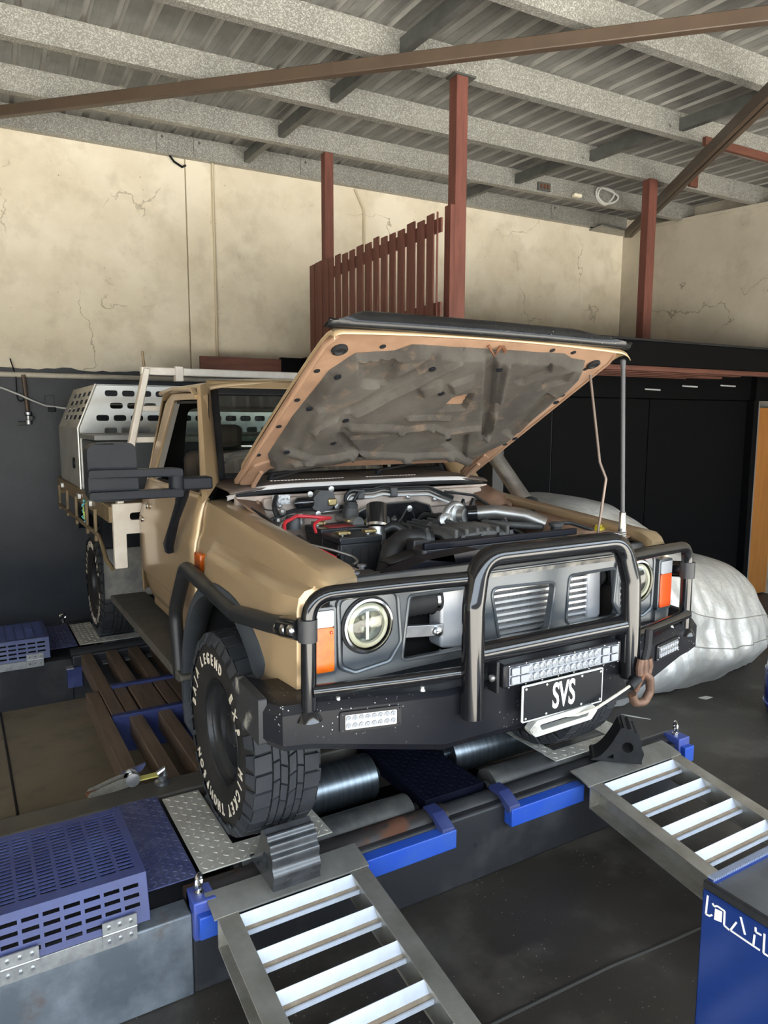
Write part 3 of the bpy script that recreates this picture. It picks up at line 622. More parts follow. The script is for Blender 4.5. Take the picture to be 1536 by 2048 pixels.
YA, ZA, RA = 2.736, .80, .56
def zlow(y):
    a = ZA + math.sqrt(max(0, RA * RA - (y - YA) ** 2)) if abs(y - YA) < RA else 0
    return max(a, 1.15 if y < YA else 1.0)
def fender(s):
    f = thing('front_fender', (XC + s * .8, 2.7, 1.3), None, None, parent=ute)
    ys = [2.005, 2.02, 2.05, 2.10, 2.16, 2.22, 2.28, 2.34] + [2.34 + .9 * i / 22 for i in range(1, 23)] + [3.27, 3.298]
    rows = []
    def section(y, din=0., dz=0.):
        zt = 1.578 + (y - 2.02) * .078; zl = zlow(y); r = []
        bul = .006 * max(0, 1 - ((y - YA) / .62) ** 4); q = max(0, min(1, (3.10 - y) / .16)); eb = .066 * q * q * (3 - 2 * q) * min(1, .35 + (y - 2.0) / .25)
        # side blister running back from the nose over the arch
        dd = max(.05, zt - 1.512); base = [(.700, zt - .05), (.700, zt - .004), (.712, zt), (.780, zt - .003), (.802, zt - .008), (.813, zt - .22 * dd), (.823, zt - .55 * dd), (.831, zt - .86 * dd), (.836, zt - .97 * dd), (.842 + eb * .6, zt - 1.02 * dd - .003), (.850 + eb * .95, zt - 1.02 * dd - .024)]
        zb = base[-1][1]
        for k in range(1, 9):
            u = k / 8; z = zb + (zl - zb) * u; base.append((.856 + eb + bul * u ** 1.5 + .004 * u, z))
        return [U(s, w_ - din * (1 if w_ > .75 else -.2), y, z - dz * (1 if i < 8 else .3)) for i, (w_, z) in enumerate(base)]
    n0 = section(2.005, .030, .028)
    low = section(2.05)
    rows.append([U(s, min(max(abs(p.x - XC), .715), .83), 1.992, 1.495) if i < 7 else U(s, .775, 2.045, low[i].z) for i, p in enumerate(n0)])
    rows.append([U(s, min(max(abs(p.x - XC), .715), .83), 1.992, 1.495) if i < 7 else low[i] for i, p in enumerate(n0)])
    rows.append([Vector((p.x, 1.992, p.z)) if i < 7 else low[i] for i, p in enumerate(n0)])
    rows.append([p if i < 7 else low[i] for i, p in enumerate(section(2.02, .012, .010))])
    for y in ys[2:]: rows.append(section(y))
    g = G(); g.rows(rows); g.obj('fender_panel', 'gold_paint', f, smooth=28, solid=.006)
    # moulded flare
    path = []
    for k in range(4): path.append((YA - .485 - .028 * (3 - k) / 3, 1.15 - .012 + (k) * .0))
    path = [(2.215, 1.165), (2.255, 1.165)]
    sec = [(.600, .915), (.596, .934), (.566, .948), (.546, .943), (.546, .85)]
    rws = []
    for k in range(31):
        th = R(150) - R(180) * k / 30
        c, sn = math.cos(th), math.sin(th); kk = .0 if k else .0
        e = min(1., k / 2, (30 - k) / 2)
        fr = max(0, min(1, (math.degrees(th) - 95) / 40)) * .055; r0 = .546
        rws.append([U(s, .866 + (w_ - .866) * (.35 + .65 * e), YA + (r_ + fr * (r_ - r0) / .054) * c, ZA + (r_ + fr * (r_ - r0) / .054) * sn) for r_, w_ in sec])
    # straight tail down to the sill
    rws.append([U(s, w_, YA + r_ * .99, .66 + .02 * i) for i, (r_, w_) in enumerate(sec)])
    G().rows(rws).obj('flare', 'flare_grey', f, smooth=40, solid=.006)
    # inner arch liner
    g = G(); g.rows([[U(s, w_, YA + .60 * math.cos(R(18 + 144 * k / 24)), ZA + .60 * math.sin(R(18 + 144 * k / 24))) for k in range(25)] for w_ in (.40, .86)])
    g.obj('arch_liner', 'black_rubber', f)
    return f
fl = fender(-1); fender(1)
# side repeater, right-hand fender badge area
G().box(XC - .884, XC - .845, 3.155, 3.255, 1.365, 1.445).obj('side_repeater', 'amber', ute, bev=.008, label='amber side repeater')

def prof_w(z):
    P = [(.98, .830), (1.06, .846), (1.12, .852), (1.135, .864), (1.30, .870), (1.44, .868), (1.475, .866), (1.49, .858), (1.58, .842), (1.64, .827), (1.69, .812)]
    for (a, b), (c, d) in zip(P, P[1:]):
        if z <= c: return b + (d - b) * max(0, (z - a)) / (c - a)
    return .812
DZ = [.995, 1.03, 1.06, 1.09, 1.12, 1.135, 1.2, 1.3, 1.4, 1.44, 1.475, 1.49, 1.53, 1.58, 1.61, 1.64, 1.67, 1.69]
def cabw(z): return .812 - (z - 1.69) * (.812 - .690) / (2.21 - 1.69)
def door(s):
    d = thing('cab_door', (XC + s * .85, 3.9, 1.4), None, None, parent=ute)
    def yr(z): return 4.50 - (.0 if z > 1.2 else (1.2 - z) ** 2 * 3.2)
    G().rows([[U(s, prof_w(z), 3.312 + (yr(z) - 3.312) * k / 12, z) for k in range(13)] for z in DZ]).obj('door_skin', 'gold_paint', d, smooth=25, solid=.03)
    fn = lambda a, b, t: U(s, cabw(b) - t, a, b)
    out = f2([(3.325, 1.685), (3.70, 2.185), (4.30, 2.20), (4.42, 2.15), (4.50, 1.685)], [0, .03, .05, .05, 0][2])
    hole = f2([(3.375, 1.70), (3.755, 2.155), (4.235, 2.160), (4.375, 1.70)], .02)
    G().plate([out, hole], fn, 0, .035).obj('window_frame', 'gold_paint', d, smooth=20)
    ch = f2([(3.385, 1.703), (3.76, 2.148), (4.23, 2.153), (4.365, 1.703)], .02); ci = f2([(3.41, 1.71), (3.772, 2.135), (4.215, 2.14), (4.34, 1.71)], .02)
    G().plate([ch, ci], fn, .012, .026).obj('window_channel', 'black_rubber', d, smooth=20)
    G().plate([f2([(4.335, 1.70), (4.235, 2.15), (4.20, 2.15), (4.29, 1.70)], .004)], fn, .006, .03).obj('rear_channel', mat('channel_grey', (.22, .20, .17), .5, .4), d)
    G().plate([out, hole], fn, .036, .04).obj('frame_trim', 'interior', d, smooth=20)
    G().rows([[U(s, prof_w(z) - .05, y, z) for y in (3.35, 4.48)] for z in (1.0, 1.3, 1.5, 1.69)]).obj('door_trim', 'interior', d, solid=.01)
    return d
dr = door(-1); door(1)
G().lathe([(.018, 0), (.018, .006), (.012, .01)], (XC - .868, 4.42, 1.455), (-1, 0, 0), 14).obj('door_lock', 'chrome', dr)
G().lathe([(.022, 0), (.022, .006), (.016, .01)], (XC - .855, 4.33, 1.545), (-1, 0, 0), 14).obj('latch_plate', 'chrome', dr)
# roof, pillars, screen surround, back of cab
def roofz_c(w, y): return 2.285 - .055 * abs(w / .70) ** 3.2 - .045 * max(0, (3.95 - y) / .2) ** 2 * .8
g = G(); ry = [3.79, 3.82, 3.86, 3.92, 4.0, 4.2, 4.4, 4.48, 4.52]
g.rows([[Vector((XC + w_, y, roofz_c(w_, y) - (.05 if y > 4.5 else .008 if y > 4.45 else 0))) for w_ in [-.70 + 1.4 * i / 24 for i in range(25)]] for y in ry])
g.obj('roof', 'gold_paint', ute, smooth=40, solid=.03)
G().rows([[Vector((XC + w_, y, roofz_c(w_, y) - .045)) for w_ in [-.66 + 1.32 * i / 12 for i in range(13)]] for y in (3.84, 4.0, 4.2, 4.46)]).obj('headlining', 'interior', ute, smooth=40)
for s in (-1, 1):
    G().tube([U(s, .715, 3.72, 2.165), U(s, .715, 3.80, 2.205), U(s, .712, 4.2, 2.225), U(s, .712, 4.5, 2.205)], .013, 8).obj('drip_rail', 'gold_paint', ute)
    g = G(); g.rows([[U(s, .825, 3.30, 1.66), U(s, .70, 3.76, 2.215)], [U(s, .81, 3.262, 1.685), U(s, .69, 3.735, 2.225)], [U(s, .745, 3.34, 1.735), U(s, .655, 3.755, 2.24)], [U(s, .70, 3.42, 1.735), U(s, .625, 3.775, 2.215)], [U(s, .70, 3.50, 1.72), U(s, .64, 3.83, 2.18)], [U(s, .79, 3.40, 1.68), U(s, .69, 3.80, 2.18)]])
    g.obj('windscreen_pillar', 'gold_paint', ute, smooth=50)
    g = G(); g.rows([[U(s, .862, 4.505, 1.0), U(s, .868, 4.505, 1.45), U(s, .812, 4.505, 1.69), U(s, .70, 4.505, 2.19)], [U(s, .83, 4.56, 1.0), U(s, .84, 4.575, 1.45), U(s, .79, 4.575, 1.69), U(s, .68, 4.55, 2.19)], [U(s, .72, 4.585, 1.0), U(s, .72, 4.585, 1.45), U(s, .70, 4.585, 1.69), U(s, .62, 4.57, 2.19)]])
    g.obj('rear_cab_corner', 'gold_paint', ute, smooth=40, solid=.01)
    G().box(*(sorted((XC + s * .80, XC + s * .66))), 3.0, 4.5, .90, 1.01).obj('sill', 'gold_paint', ute, bev=.02)
fnr = lambda a, b, t: Vector((XC + a, 4.55 + t - (b - 1.69) * .04 * (b > 1.69), b))
G().plate([[(-.70, 1.0), (.70, 1.0), (.72, 1.69), (.66, 2.22), (-.66, 2.22), (-.72, 1.69)], f2([(-.58, 1.74), (.58, 1.74), (.54, 2.12), (-.54, 2.12)], .06)], fnr, 0, .02).obj('rear_cab_wall', 'interior', ute)
G().plate([f2([(-.58, 1.74), (.58, 1.74), (.54, 2.12), (-.54, 2.12)], .06)], fnr, .008, .012).obj('rear_window', 'glass', ute)
# windscreen
def ws(a, b, t=0):           # a: -1..1 across, b: 0..1 up
    y = 3.475 + .335 * b; z = 1.752 + .463 * b; w_ = a * (.705 - .085 * b); bow = .06 * (1 - a * a)
    return Vector((XC + w_, y - bow - t * .8, z + t * .6))
def wsgrid(g, a0, a1, b0, b1, t=0, n=14, m=4): g.rows([[ws(a0 + (a1 - a0) * i / n, b0 + (b1 - b0) * j / m, t) for i in range(n + 1)] for j in range(m + 1)]); return g
G.ws = wsgrid
wsg = wsgrid(G(), -.96, .96, .05, .95).obj('windscreen', 'glass', ute, smooth=60)
wsgrid(G(), -.95, .95, .80, .95, -.004).obj('tint_band', 'tint_glass', wsg, smooth=60)
g = G(); wsgrid(g, -1.0, -.93, 0, 1, .006, 2); wsgrid(g, .93, 1.0, 0, 1, .006, 2); wsgrid(g, -1, 1, 0, .06, .006); wsgrid(g, -1, 1, .93, 1.0, .006)
g.obj('windscreen_rubber', 'black_rubber', wsg, smooth=60, solid=.012)
g = G(); wsgrid(g, -1.02, 1.02, 1.0, 1.10, 0.0); g.obj('header_panel', 'gold_paint', ute, smooth=60, solid=.01)
# interior
itr = thing('cab_interior', (XC, 3.9, 1.4), None, None, parent=ute)
g = G(); g.box(XC - .70, XC + .70, 3.45, 3.75, 1.35, 1.72); g.obj('dashboard', 'interior', itr, bev=.04)
for sx in (-.38, .38):
    G().box(XC + sx - .24, XC + sx + .24, 4.28, 4.42, 1.15, 1.86).obj('seat_back', 'seat_cloth', itr, bev=.05)
    G().box(XC + sx - .13, XC + sx + .13, 4.33, 4.42, 1.88, 2.02).obj('headrest', 'seat_cloth', itr, bev=.04)
    G().box(XC + sx - .24, XC + sx + .24, 3.85, 4.35, 1.10, 1.28).obj('seat_base', 'seat_cloth', itr, bev=.05)
g = G(); cw = Vector((XC - .38, 3.86, 1.70)); g.tube([cw + Vector((.19 * math.cos(t), .10 * math.sin(t), .16 * math.sin(t))) for t in [2 * math.pi * i / 28 for i in range(28)]], .014, 8, closed=True); g.tube([cw, cw + Vector((0, -.15, -.06))], .03, 8)
g.bar(cw - Vector((.18, 0, 0)), cw + Vector((.18, 0, 0)), .03, .03); g.obj('steering_wheel', 'black_plastic', itr)
G().box(XC - .70, XC + .70, 3.4, 4.55, .95, 1.0).obj('cab_floor', 'interior', itr)
# cowl
cw_ = thing('cowl_panel', (XC, 3.3, 1.74), None, None, parent=ute)
G().rows([[Vector((XC + w_, y, z - .03 * (abs(w_) / .74) ** 4)) for w_ in [-.74 + 1.48 * i / 20 for i in range(21)]] for y, z in ((3.14, 1.748), (3.17, 1.760), (3.30, 1.768), (3.40, 1.772), (3.47, 1.775))]).obj('cowl_top', mat('cowl_brown', (.10, .07, .055), .45, c2=(.07, .05, .04), scale=8), cw_, smooth=40, solid=.01)
slot = None
for x0, x1 in ((-.52, -.12), (.0, .32)):
    n = int((x1 - x0) / .018)
    for i in range(n):
        o = G().box(XC + x0 + i * .018 - .0055, XC + x0 + i * .018 + .0055, 3.19, 3.205, 1.7605, 1.7635).obj('vent_slot', 'white_alu', cw_, smooth=0) if slot is None else dup(slot, cw_, ((x0 + i * .018) + .52, 0, 0))
        slot = slot or o
G().rows([[Vector((XC + w_, 3.135 + dy_ + .07 * (w_ / .735) ** 8, z - .055 * (abs(w_) / .735) ** 8)) for w_ in [-.735 + 1.47 * i / 24 for i in range(25)]] for dy_, z in ((.018, 1.752), (0, 1.752), (-.004, 1.748), (-.004, 1.732), (.0, 1.730))]).obj('seal_flange', mat('seal_white', (.52, .49, .46), .45), cw_, smooth=40, solid=.004)
G().tube([Vector((XC + w_, 3.128 + .02 * (w_ / .7) ** 4, 1.722 - .028 * (abs(w_) / .74) ** 6)) for w_ in [-.71 + 1.42 * i / 20 for i in range(21)]], .010, 8).obj('rubber_seal', 'black_rubber', cw_)
for x0, x1 in ((-.50, -.05), (.10, .55)):
    wp = thing('wiper', (XC + x0, 3.42, 1.76), None, None, parent=ute)
    G().tube([(XC + x0, 3.28, 1.745), (XC + x0 + .02, 3.28, 1.785)], .018, 10).obj('pivot', 'black_plastic', wp)
    G().bar((XC + x0, 3.28, 1.785), (XC + x1, 3.37, 1.825), .02, .014).obj('wiper_arm', 'black_plastic', wp, bev=.003)
    G().bar((XC + x0 + .15, 3.36, 1.80), (XC + x1 + .10, 3.40, 1.845), .012, .02).obj('wiper_blade', 'black_rubber', wp)
# ------------------------------------------------------------------ bonnet, propped open
bn = thing('bonnet', (XC, 3.2, 1.755), None, None, parent=ute)
BD = Vector((0, -.8688, .4952)); BN = Vector((0, .4952, .8688)); BO = Vector((XC - .008, 3.2, 1.755))
def B(w_, s_, h=0): return BO + Vector((w_, 0, 0)) + BD * s_ + BN * h
def crown(w_, s_): return .022 * (1 - (w_ / .70) ** 2) + .012 * (1 - abs(2 * s_ / 1.19 - 1) ** 2)
ss = [.14, .15, .2, .4, .6, .8, 1.0, 1.1, 1.15, 1.18, 1.195, 1.197]
hh = [0, 0, 0, 0, 0, 0, 0, -.002, -.008, -.018, -.035, -.055]
wsr = [-.70, -.695, -.68] + [-.66 + 1.32 * i / 16 for i in range(17)] + [.68, .695, .70]
dw = [-.03, -.012, -.003] + [0] * 17 + [-.003, -.012, -.03]
G().rows([[B(w_, s_, .035 + crown(w_, s_) + h + e) for w_, e in zip(wsr, dw)] for s_, h in zip(ss, hh)]).obj('outer_skin', 'gold_paint', bn, smooth=40, solid=.004)
out = f2([(-.695, .0), (-.60, .0), (-.57, .155), (.57, .155), (.60, .0), (.695, .0), (.695, 1.10), (.66, 1.175), (.5, 1.188), (-.5, 1.188), (-.66, 1.175), (-.695, 1.10)], .02)
G().plate([out], lambda a, b, t: B(a, b, t), -.002, .012).obj('inner_frame', 'inner_paint', bn, bev=.003)
# stiffening channel along each edge
for s in (-1, 1):
    G().tube([B(s * .683, .02, 0), B(s * .683, 1.10, 0), B(s * .66, 1.165, 0)], .009, 8).obj('edge_bead', 'inner_paint', bn)
    G().plate([f2([(s * .605, .01), (s * .675, .01), (s * .66, .20), (s * .59, .26)], .02)], lambda a, b, t: B(a, b, t), -.014, -.002).obj('hinge_reinforcement', 'inner_paint', bn, bev=.004)
    hg = G(); hg.tube(fillet([B(s * .615, .16, -.02), B(s * .615, .03, -.03), U(s, .62, 3.17, 1.70), U(s, .62, 3.10, 1.66)], .03), .010, 8); hg.obj('hinge_arm', 'inner_paint', bn)
# moulded felt liner with pressed pockets
LO = [(-.555, 1.075), (-.41, 1.10), (-.36, 1.145), (.38, 1.150), (.44, 1.125), (.535, 1.11), (.585, 1.02), (.612, .45), (.535, .30), (.50, .19), (.36, .235), (.29, .275), (-.05, .285), (-.20, .265), (-.40, .20), (-.575, .185), (-.628, .30), (-.632, .63), (-.61, .96)]
def seg_d(p, a, b):
    ax, ay = a; bx, by = b; dx, dy = bx - ax, by - ay; t = max(0, min(1, ((p[0] - ax) * dx + (p[1] - ay) * dy) / (dx * dx + dy * dy + 1e-9)))
    return math.hypot(p[0] - ax - dx * t, p[1] - ay - dy * t)
def inpoly(p, P):
    c = False
    for i in range(len(P)):
        x1, y1 = P[i]; x2, y2 = P[i - 1]
        if (y1 > p[1]) != (y2 > p[1]) and p[0] < (x2 - x1) * (p[1] - y1) / (y2 - y1) + x1: c = not c
    return c
def polyd(p, P): d = min(seg_d(p, P[i], P[i - 1]) for i in range(len(P))); return d if inpoly(p, P) else -d
def snap(p, P):
    best = None
    for i in range(len(P)):
        (ax, ay), (bx, by) = P[i - 1], P[i]; dx, dy = bx - ax, by - ay; t = max(0, min(1, ((p[0] - ax) * dx + (p[1] - ay) * dy) / (dx * dx + dy * dy + 1e-9)))
        q = (ax + dx * t, ay + dy * t); d = math.hypot(p[0] - q[0], p[1] - q[1])
        if best is None or d < best[0]: best = (d, q)
    return best[1]
RID = [((0.0, 1.13), (.40, .52), .022, -.016), ((.09, 1.11), (.245, .85), .012, .014), ((.30, .73), (.42, .50), .012, .014), ((-.44, .75), (-.25, 1.12), .020, -.014), ((-.40, .72), (-.14, 1.12), .012, .012),
       ((-.375, .62), (-.13, .60), .018, .014), ((-.32, .52), (-.16, .55), .016, -.016), ((-.13, .60), (.02, .625), .012, .014), ((.02, .625), (.13, .575), .012, .014), ((.13, .575), (.29, .61), .012, .014), ((-.40, .55), (-.19, .32), .016, -.014),
       ((-.60, .42), (-.45, .33), .018, .012), ((-.50, .30), (-.25, .37), .022, .016), ((-.25, .37), (.05, .33), .022, .012), ((.05, .33), (.30, .34), .022, .014), ((.30, .34), (.48, .24), .02, .012), ((-.57, .75), (-.52, .45), .02, .010), ((-.14, .70), (.06, .70), .012, .012)]
POK = [([(-.545, 1.055), (-.385, 1.085), (-.345, .91), (-.465, .92)], -.020), ([(.475, .56), (.462, .91), (.54, .87), (.585, .50)], -.018), ([(.22, 1.0), (.31, 1.13), (.36, 1.06), (.28, .97)], -.014), ([(.36, 1.0), (.47, 1.08), (.50, 1.0), (.40, .93)], -.012),
       ([(.18, .455), (.28, .54), (.44, .28)], -.012), ([(-.10, .97), (-.02, 1.03), (.02, .96), (-.04, .90)], .012), ([(-.22, .93), (-.15, .99), (-.10, .92), (-.16, .86)], .010), ([(-.015, .865), (.075, .895), (.115, .76), (-.015, .75)], -.020), ([(-.55, .60), (-.47, .70), (-.42, .60), (-.50, .50)], .010)]
def relief(p):
    h = 0.
    for a, b, r_, d in RID:
        q = seg_d(p, a, b)
        if q < r_ * 2: u = max(0, min(1, (r_ * 1.2 - q) / (r_ * .45))); h += d * u * u * (3 - 2 * u)
    for P, d in POK:
        q = polyd(p, P); u = max(0, min(1, q / .010 + .3)); h += d * u * u * (3 - 2 * u)
    return max(-.024, min(.024, h))
NX, NS = 150, 120; vs = []; ok = {}; idx = {}
for i in range(NX + 1):
    for j in range(NS + 1):
        p = (-.64 + 1.28 * i / NX, .17 + .99 * j / NS); d = polyd(p, LO)
        if d > -.008 and d < .005: p = snap(p, LO); d = 0
        if d > -.001: idx[i, j] = len(vs); e = max(0, min(1, d / .025)); vs.append(B(p[0], p[1], -.003 - (.042 + 1.55 * relief(p)) * e - .002 * math.sin(p[0] * 31 + p[1] * 17)))
fs = [(idx[i, j], idx[i + 1, j], idx[i + 1, j + 1], idx[i, j + 1]) for i in range(NX) for j in range(NS) if all(q in idx for q in ((i, j), (i + 1, j), (i + 1, j + 1), (i, j + 1)))]
ln = G().add(vs, fs).obj('felt_liner', 'liner', bn, smooth=75)
G().plate([f2([(-.012, .862), (.072, .892), (.112, .765), (-.010, .752)], .006)], lambda a, b, t: B(a, b, t), -.016, -.006).obj('bare_metal_patch', 'inner_paint', bn)
for a, b in ((-.596, .981), (-.62, .759), (-.422, .668), (-.396, .474), (-.232, 1.058), (-.088, .89), (.198, .494), (.076, 1.075), (-.60, .434), (.58, .84), (.60, .494)):
    G().lathe([(.014, 0), (.014, .004), (.006, .007)], B(a, b, -.044 - 1.55 * relief((a, b))), -BN, 12).obj('liner_clip', 'black_plastic', bn)
for a, b in ((-.467, 1.12), (-.655, .952), (-.657, .751), (-.66, .545), (-.668, .294), (.592, 1.05), (.42, 1.16), (.645, .832), (.661, .35), (.30, 1.165)):
    G().lathe([(.012, 0), (.012, .0022), (.009, .0026)], B(a, b, -.0022), -BN, 12).obj('drain_hole', 'black_rubber', bn)
for a in (-.625, .60): G().lathe([(.030, 0), (.030, .008), (.020, .012), (.014, .006)], B(a, 1.09, -.002), -BN, 16).obj('bump_stop_cup', 'black_rubber', bn)
G().tube(fillet([B(-.55, .10, -.03), B(-.40, .215, -.035), B(-.26, .335, -.04), B(-.09, .33, -.04), B(.06, .345, -.045), B(.2, .33, -.04)], .03), .005, 6).obj('washer_hose', 'black_rubber', bn)
for a, b in ((-.257, .336), (-.093, .33), (.059, .345)): 
    c = B(a, b, -.043); G().ball(c, .010, 8).obj('hose_clip', 'white_alu', bn)
lk = G(); lk.tube([B(-.03, 1.17, -.004), B(0, 1.15, -.035), B(.03, 1.17, -.004)], .006, 6); lk.tube([B(.04, 1.168, -.004), B(.045, 1.168, -.03)], .008, 6); lk.obj('latch_striker', 'rust', bn)
# bug deflector along the nose
nz_ = []
for k in range(41):
    w_ = -.715 + 1.43 * k / 40; e = min(1, (w_ + .715) / .16); e2 = min(1, (.715 - w_) / .30); u = (e * e * (3 - 2 * e)) * min(1, e2 ** .8)
    top = .012 + .058 * (.12 + .88 * u); y_ = 1.205 + .012 * (1 - (w_ / .715) ** 2)
    nz_.append([B(w_, y_ - .012, .004), B(w_, y_ + .004, .006), B(w_, y_ + .016, .02), B(w_, y_ + .020, top * .75), B(w_, y_ + .005, top), B(w_, y_ - .018, top + .006), B(w_, y_ - .03, top + .004)])
G().rows(nz_).obj('bug_deflector', mat('deflector', (.008, .008, .009), .25, spec=.3, c2=(.014, .014, .014), scale=5, speck=(.3, .3, .3), speck_scale=55., speck_t=.1), bn, smooth=50, solid=.004)
# prop rod
G().tube(fillet([(2.415, 2.335, 2.315), (2.425, 2.33, 2.335), (2.435, 2.34, 2.31), (2.40, 2.22, 1.87), (2.41, 2.19, 1.80), (2.385, 2.20, 1.56)], .02, 4), .006, 8).obj('prop_rod', mat('rod_brown', (.20, .15, .12), .45, .7), bn)
# ================================================================== the ute: front end
fe = thing('front_panel', (XC, 2.03, 1.35), None, None, parent=ute)
def fp(a, b, t): return Vector((XC + a, 2.025 + t, b))
OPN = [f2([(-.485, 1.452), (-.20, 1.452), (-.175, 1.40), (-.215, 1.225), (-.515, 1.225)], .02), f2([(-.128, 1.435), (.195, 1.425), (.165, 1.232), (-.085, 1.235)], .03), f2([(.268, 1.44), (.53, 1.445), (.56, 1.235), (.255, 1.245)], .025)]
out = f2([(-.785, 1.175), (.785, 1.175), (.80, 1.30), (.785, 1.50), (-.785, 1.50), (-.80, 1.30)], .02)
HL = [(-.653, 1.375), (.653, 1.375)]
G().plate([out] + OPN + [circ(a, b, .098, 32) for a, b in HL], fp, 0, .03).obj('grille_panel', 'grille_grey', fe, bev=.004, smooth=30)
for s in (-1, 1):
    o_ = [(s * .535, 1.475), (s * .762, 1.478), (s * .755, 1.245), (s * .70, 1.218), (s * .565, 1.235), (s * .520, 1.30)]
    pts = fillet([fp(a, b, -.004) for a, b in o_], .03, 4, True)
    G().tube(pts, .008, 8, closed=True).obj('lamp_surround', 'grille_grey', fe)
    i_ = f2([(s * .545, 1.468), (s * .752, 1.470), (s * .745, 1.255), (s * .70, 1.228), (s * .575, 1.243), (s * .530, 1.30)], .025)
    G().plate([i_, circ(s * .653, 1.375, .099, 32)], fp, -.001, -.006).obj('lamp_bezel', 'grille_grey', fe, smooth=30)
for o_ in OPN:
    G().tube([fp(a, b, -.001) for a, b in o_], .006, 6, closed=True).obj('grille_rim', 'grille_grey', fe)
G().box(XC - .74, XC + .74, 2.035, 2.06, 1.495, 1.535).obj('top_strip', mat('strip_grey', (.035, .037, .04), .4, spec=.25), fe, bev=.004)
G().box(XC - .50, XC + .60, 2.018, 2.03, 1.478, 1.494).obj('worn_edge', mat('worn_edge', (.30, .28, .24), .6, c2=(.05, .05, .05), scale=10., lo=.35, hi=.6), fe)
# lamps
for s in (-1, 1):
    h = thing('headlamp', (XC + s * .653, 2.01, 1.375), None, None, parent=ute); c = Vector((XC + s * .653, 2.02, 1.375)); f = (0, -1, 0)
    G().lathe([(.098, -.03), (.100, .0), (.098, .006), (.092, .008), (.090, 0)], c, f, 40, cap=False).obj('lamp_gasket', 'black_rubber', h)
    G().lathe([(.091, -.01), (.093, .008), (.091, .016), (.084, .018), (.082, .006)], c, f, 40, cap=False).obj('lamp_trim', 'chrome', h)
    G().lathe([(.085, -.012), (.074, -.01), (.072, -.022), (.060, -.03), (.0005, -.035)], c, f, 40, cap=False).obj('reflector', 'lamp_glass', h)
    G().lathe([(.056, .004), (.060, .012), (.070, .014), (.076, .008), (.074, -.002)], c, f, 40, cap=False).obj('halo_ring', 'lamp_ring', h)
    for dz in (-.020, .020): G().lathe([(.018, -.03), (.018, -.012), (.014, -.008), (.002, -.002)], c + Vector((.004, 0, dz)), f, 18).obj('projector', 'lamp_glass', h)
    G().box(c.x - .006, c.x + .006, 2.018, 2.05, c.z - .05, c.z + .045).obj('lamp_divider', 'steel', h)
    G().lathe([(.084, .016), (.076, .022), (.05, .029), (.025, .032), (.0005, .033)], c, f, 40, cap=False).obj('lamp_lens', 'lamp_cover', h, smooth=80)
    t = thing('indicator_lamp', (XC + s * .82, 2.0, 1.34), None, None, parent=ute)
    def ind(a, b, tt): return Vector((XC + s * a, 2.0 + tt + (.10 * max(0, a - .79) ** 1.0) * .6, b))
    G().plate([f2([(.785, 1.245), (.862, 1.245), (.862, 1.392), (.785, 1.392)], .008)], ind, 0, .04).obj('amber_lens', 'amber' if s < 0 else 'red_lens', t, bev=.005)
    G().plate([f2([(.785, 1.393), (.862, 1.393), (.862, 1.448), (.785, 1.448)], .008)], ind, 0, .04).obj('clear_lens', 'clear_lens', t, bev=.005)
    if s < 0: G().ball((XC - .795, 1.999, 1.375), .006, 8).obj('lens_screw', 'red_lens', t)
    G().plate([f2([(.775, 1.235), (.868, 1.235), (.868, 1.458), (.775, 1.458)], .012), f2([(.784, 1.244), (.863, 1.244), (.863, 1.449), (.784, 1.449)], .008)], ind, .004, .045).obj('indicator_housing', 'grille_grey', t, bev=.003)
    G().plate([f2([(.775, 1.178), (.865, 1.16), (.868, 1.235), (.775, 1.235)], .006)], ind, .012, .04).obj('lower_filler', 'grille_grey', t)
# intercooler
ic = thing('intercooler', (XC + .12, 2.13, 1.34), None, None, parent=ute)
G().box(XC - .14, XC + .445, 2.115, 2.17, 1.19, 1.505).obj('cooler_core', mat('fin_grey', (.06, .056, .055), .5, .4, c2=(.13, .125, .12), scale=90., stretch=(1, 1, .1)), ic)
b0 = None
for k in range(13):
    b = G().box(XC - .14, XC + .445, 2.098, 2.125, 1.196, 1.2055).obj('cooler_bar', mat('bar_alu', (.75, .75, .74), .35, .7), ic) if b0 is None else dup(b0, ic, (0, 0, k * .0252))
    b0 = b0 or b
for x0, x1, s in ((-.30, -.14, -1), (.445, .53, 1)):
    pl = [(XC + x0, 1.215), (XC + x1, 1.19), (XC + x1, 1.51), (XC + x0, 1.485)] if s < 0 else [(XC + x0, 1.19), (XC + x1, 1.225), (XC + x1 - .01, 1.48), (XC + x0, 1.505)]
    G().prism(f2(pl, .02), 'y', 2.095, 2.18).obj('end_tank', mat('tank_alu', (.44, .44, .45), .42, .3, c2=(.36, .36, .37), scale=5), ic, bev=.01)
    G().tube([(XC + (x0 if s < 0 else x1) + .0, 2.10, 1.19 + .02 * i) for i in range(2)], .004, 6).obj('weld_bead', 'bolt', ic)
for x0, x1 in ((-.295, -.50), (.52, .64)):
    g = G(); n = 9; pr = []
    for i in range(n * 2 + 1): pr.append((.050 + .003 * (i % 2), abs(x1 - x0) * i / (n * 2)))
    g.lathe(pr, (XC + x0, 2.135, 1.395), (1 if x1 > x0 else -1, 0, 0), 20); g.obj('cooler_hose', 'black_rubber', ic)
    G().lathe([(.055, 0), (.057, .0), (.057, .012), (.055, .012)], (XC + x0 + (.015 if x1 > x0 else -.03), 2.135, 1.395), (1, 0, 0), 20).obj('hose_clamp', 'chrome', ic)
G().bar((XC - .29, 2.10, 1.285), (XC - .46, 2.12, 1.295), .02, .045).obj('cooler_bracket', 'steel', ic, bev=.003)
G().lathe([(.016, 0), (.016, .012), (.008, .016)], (XC - .32, 2.09, 1.283), (0, -1, 0), 10).obj('bracket_bolt', 'chrome', ic)
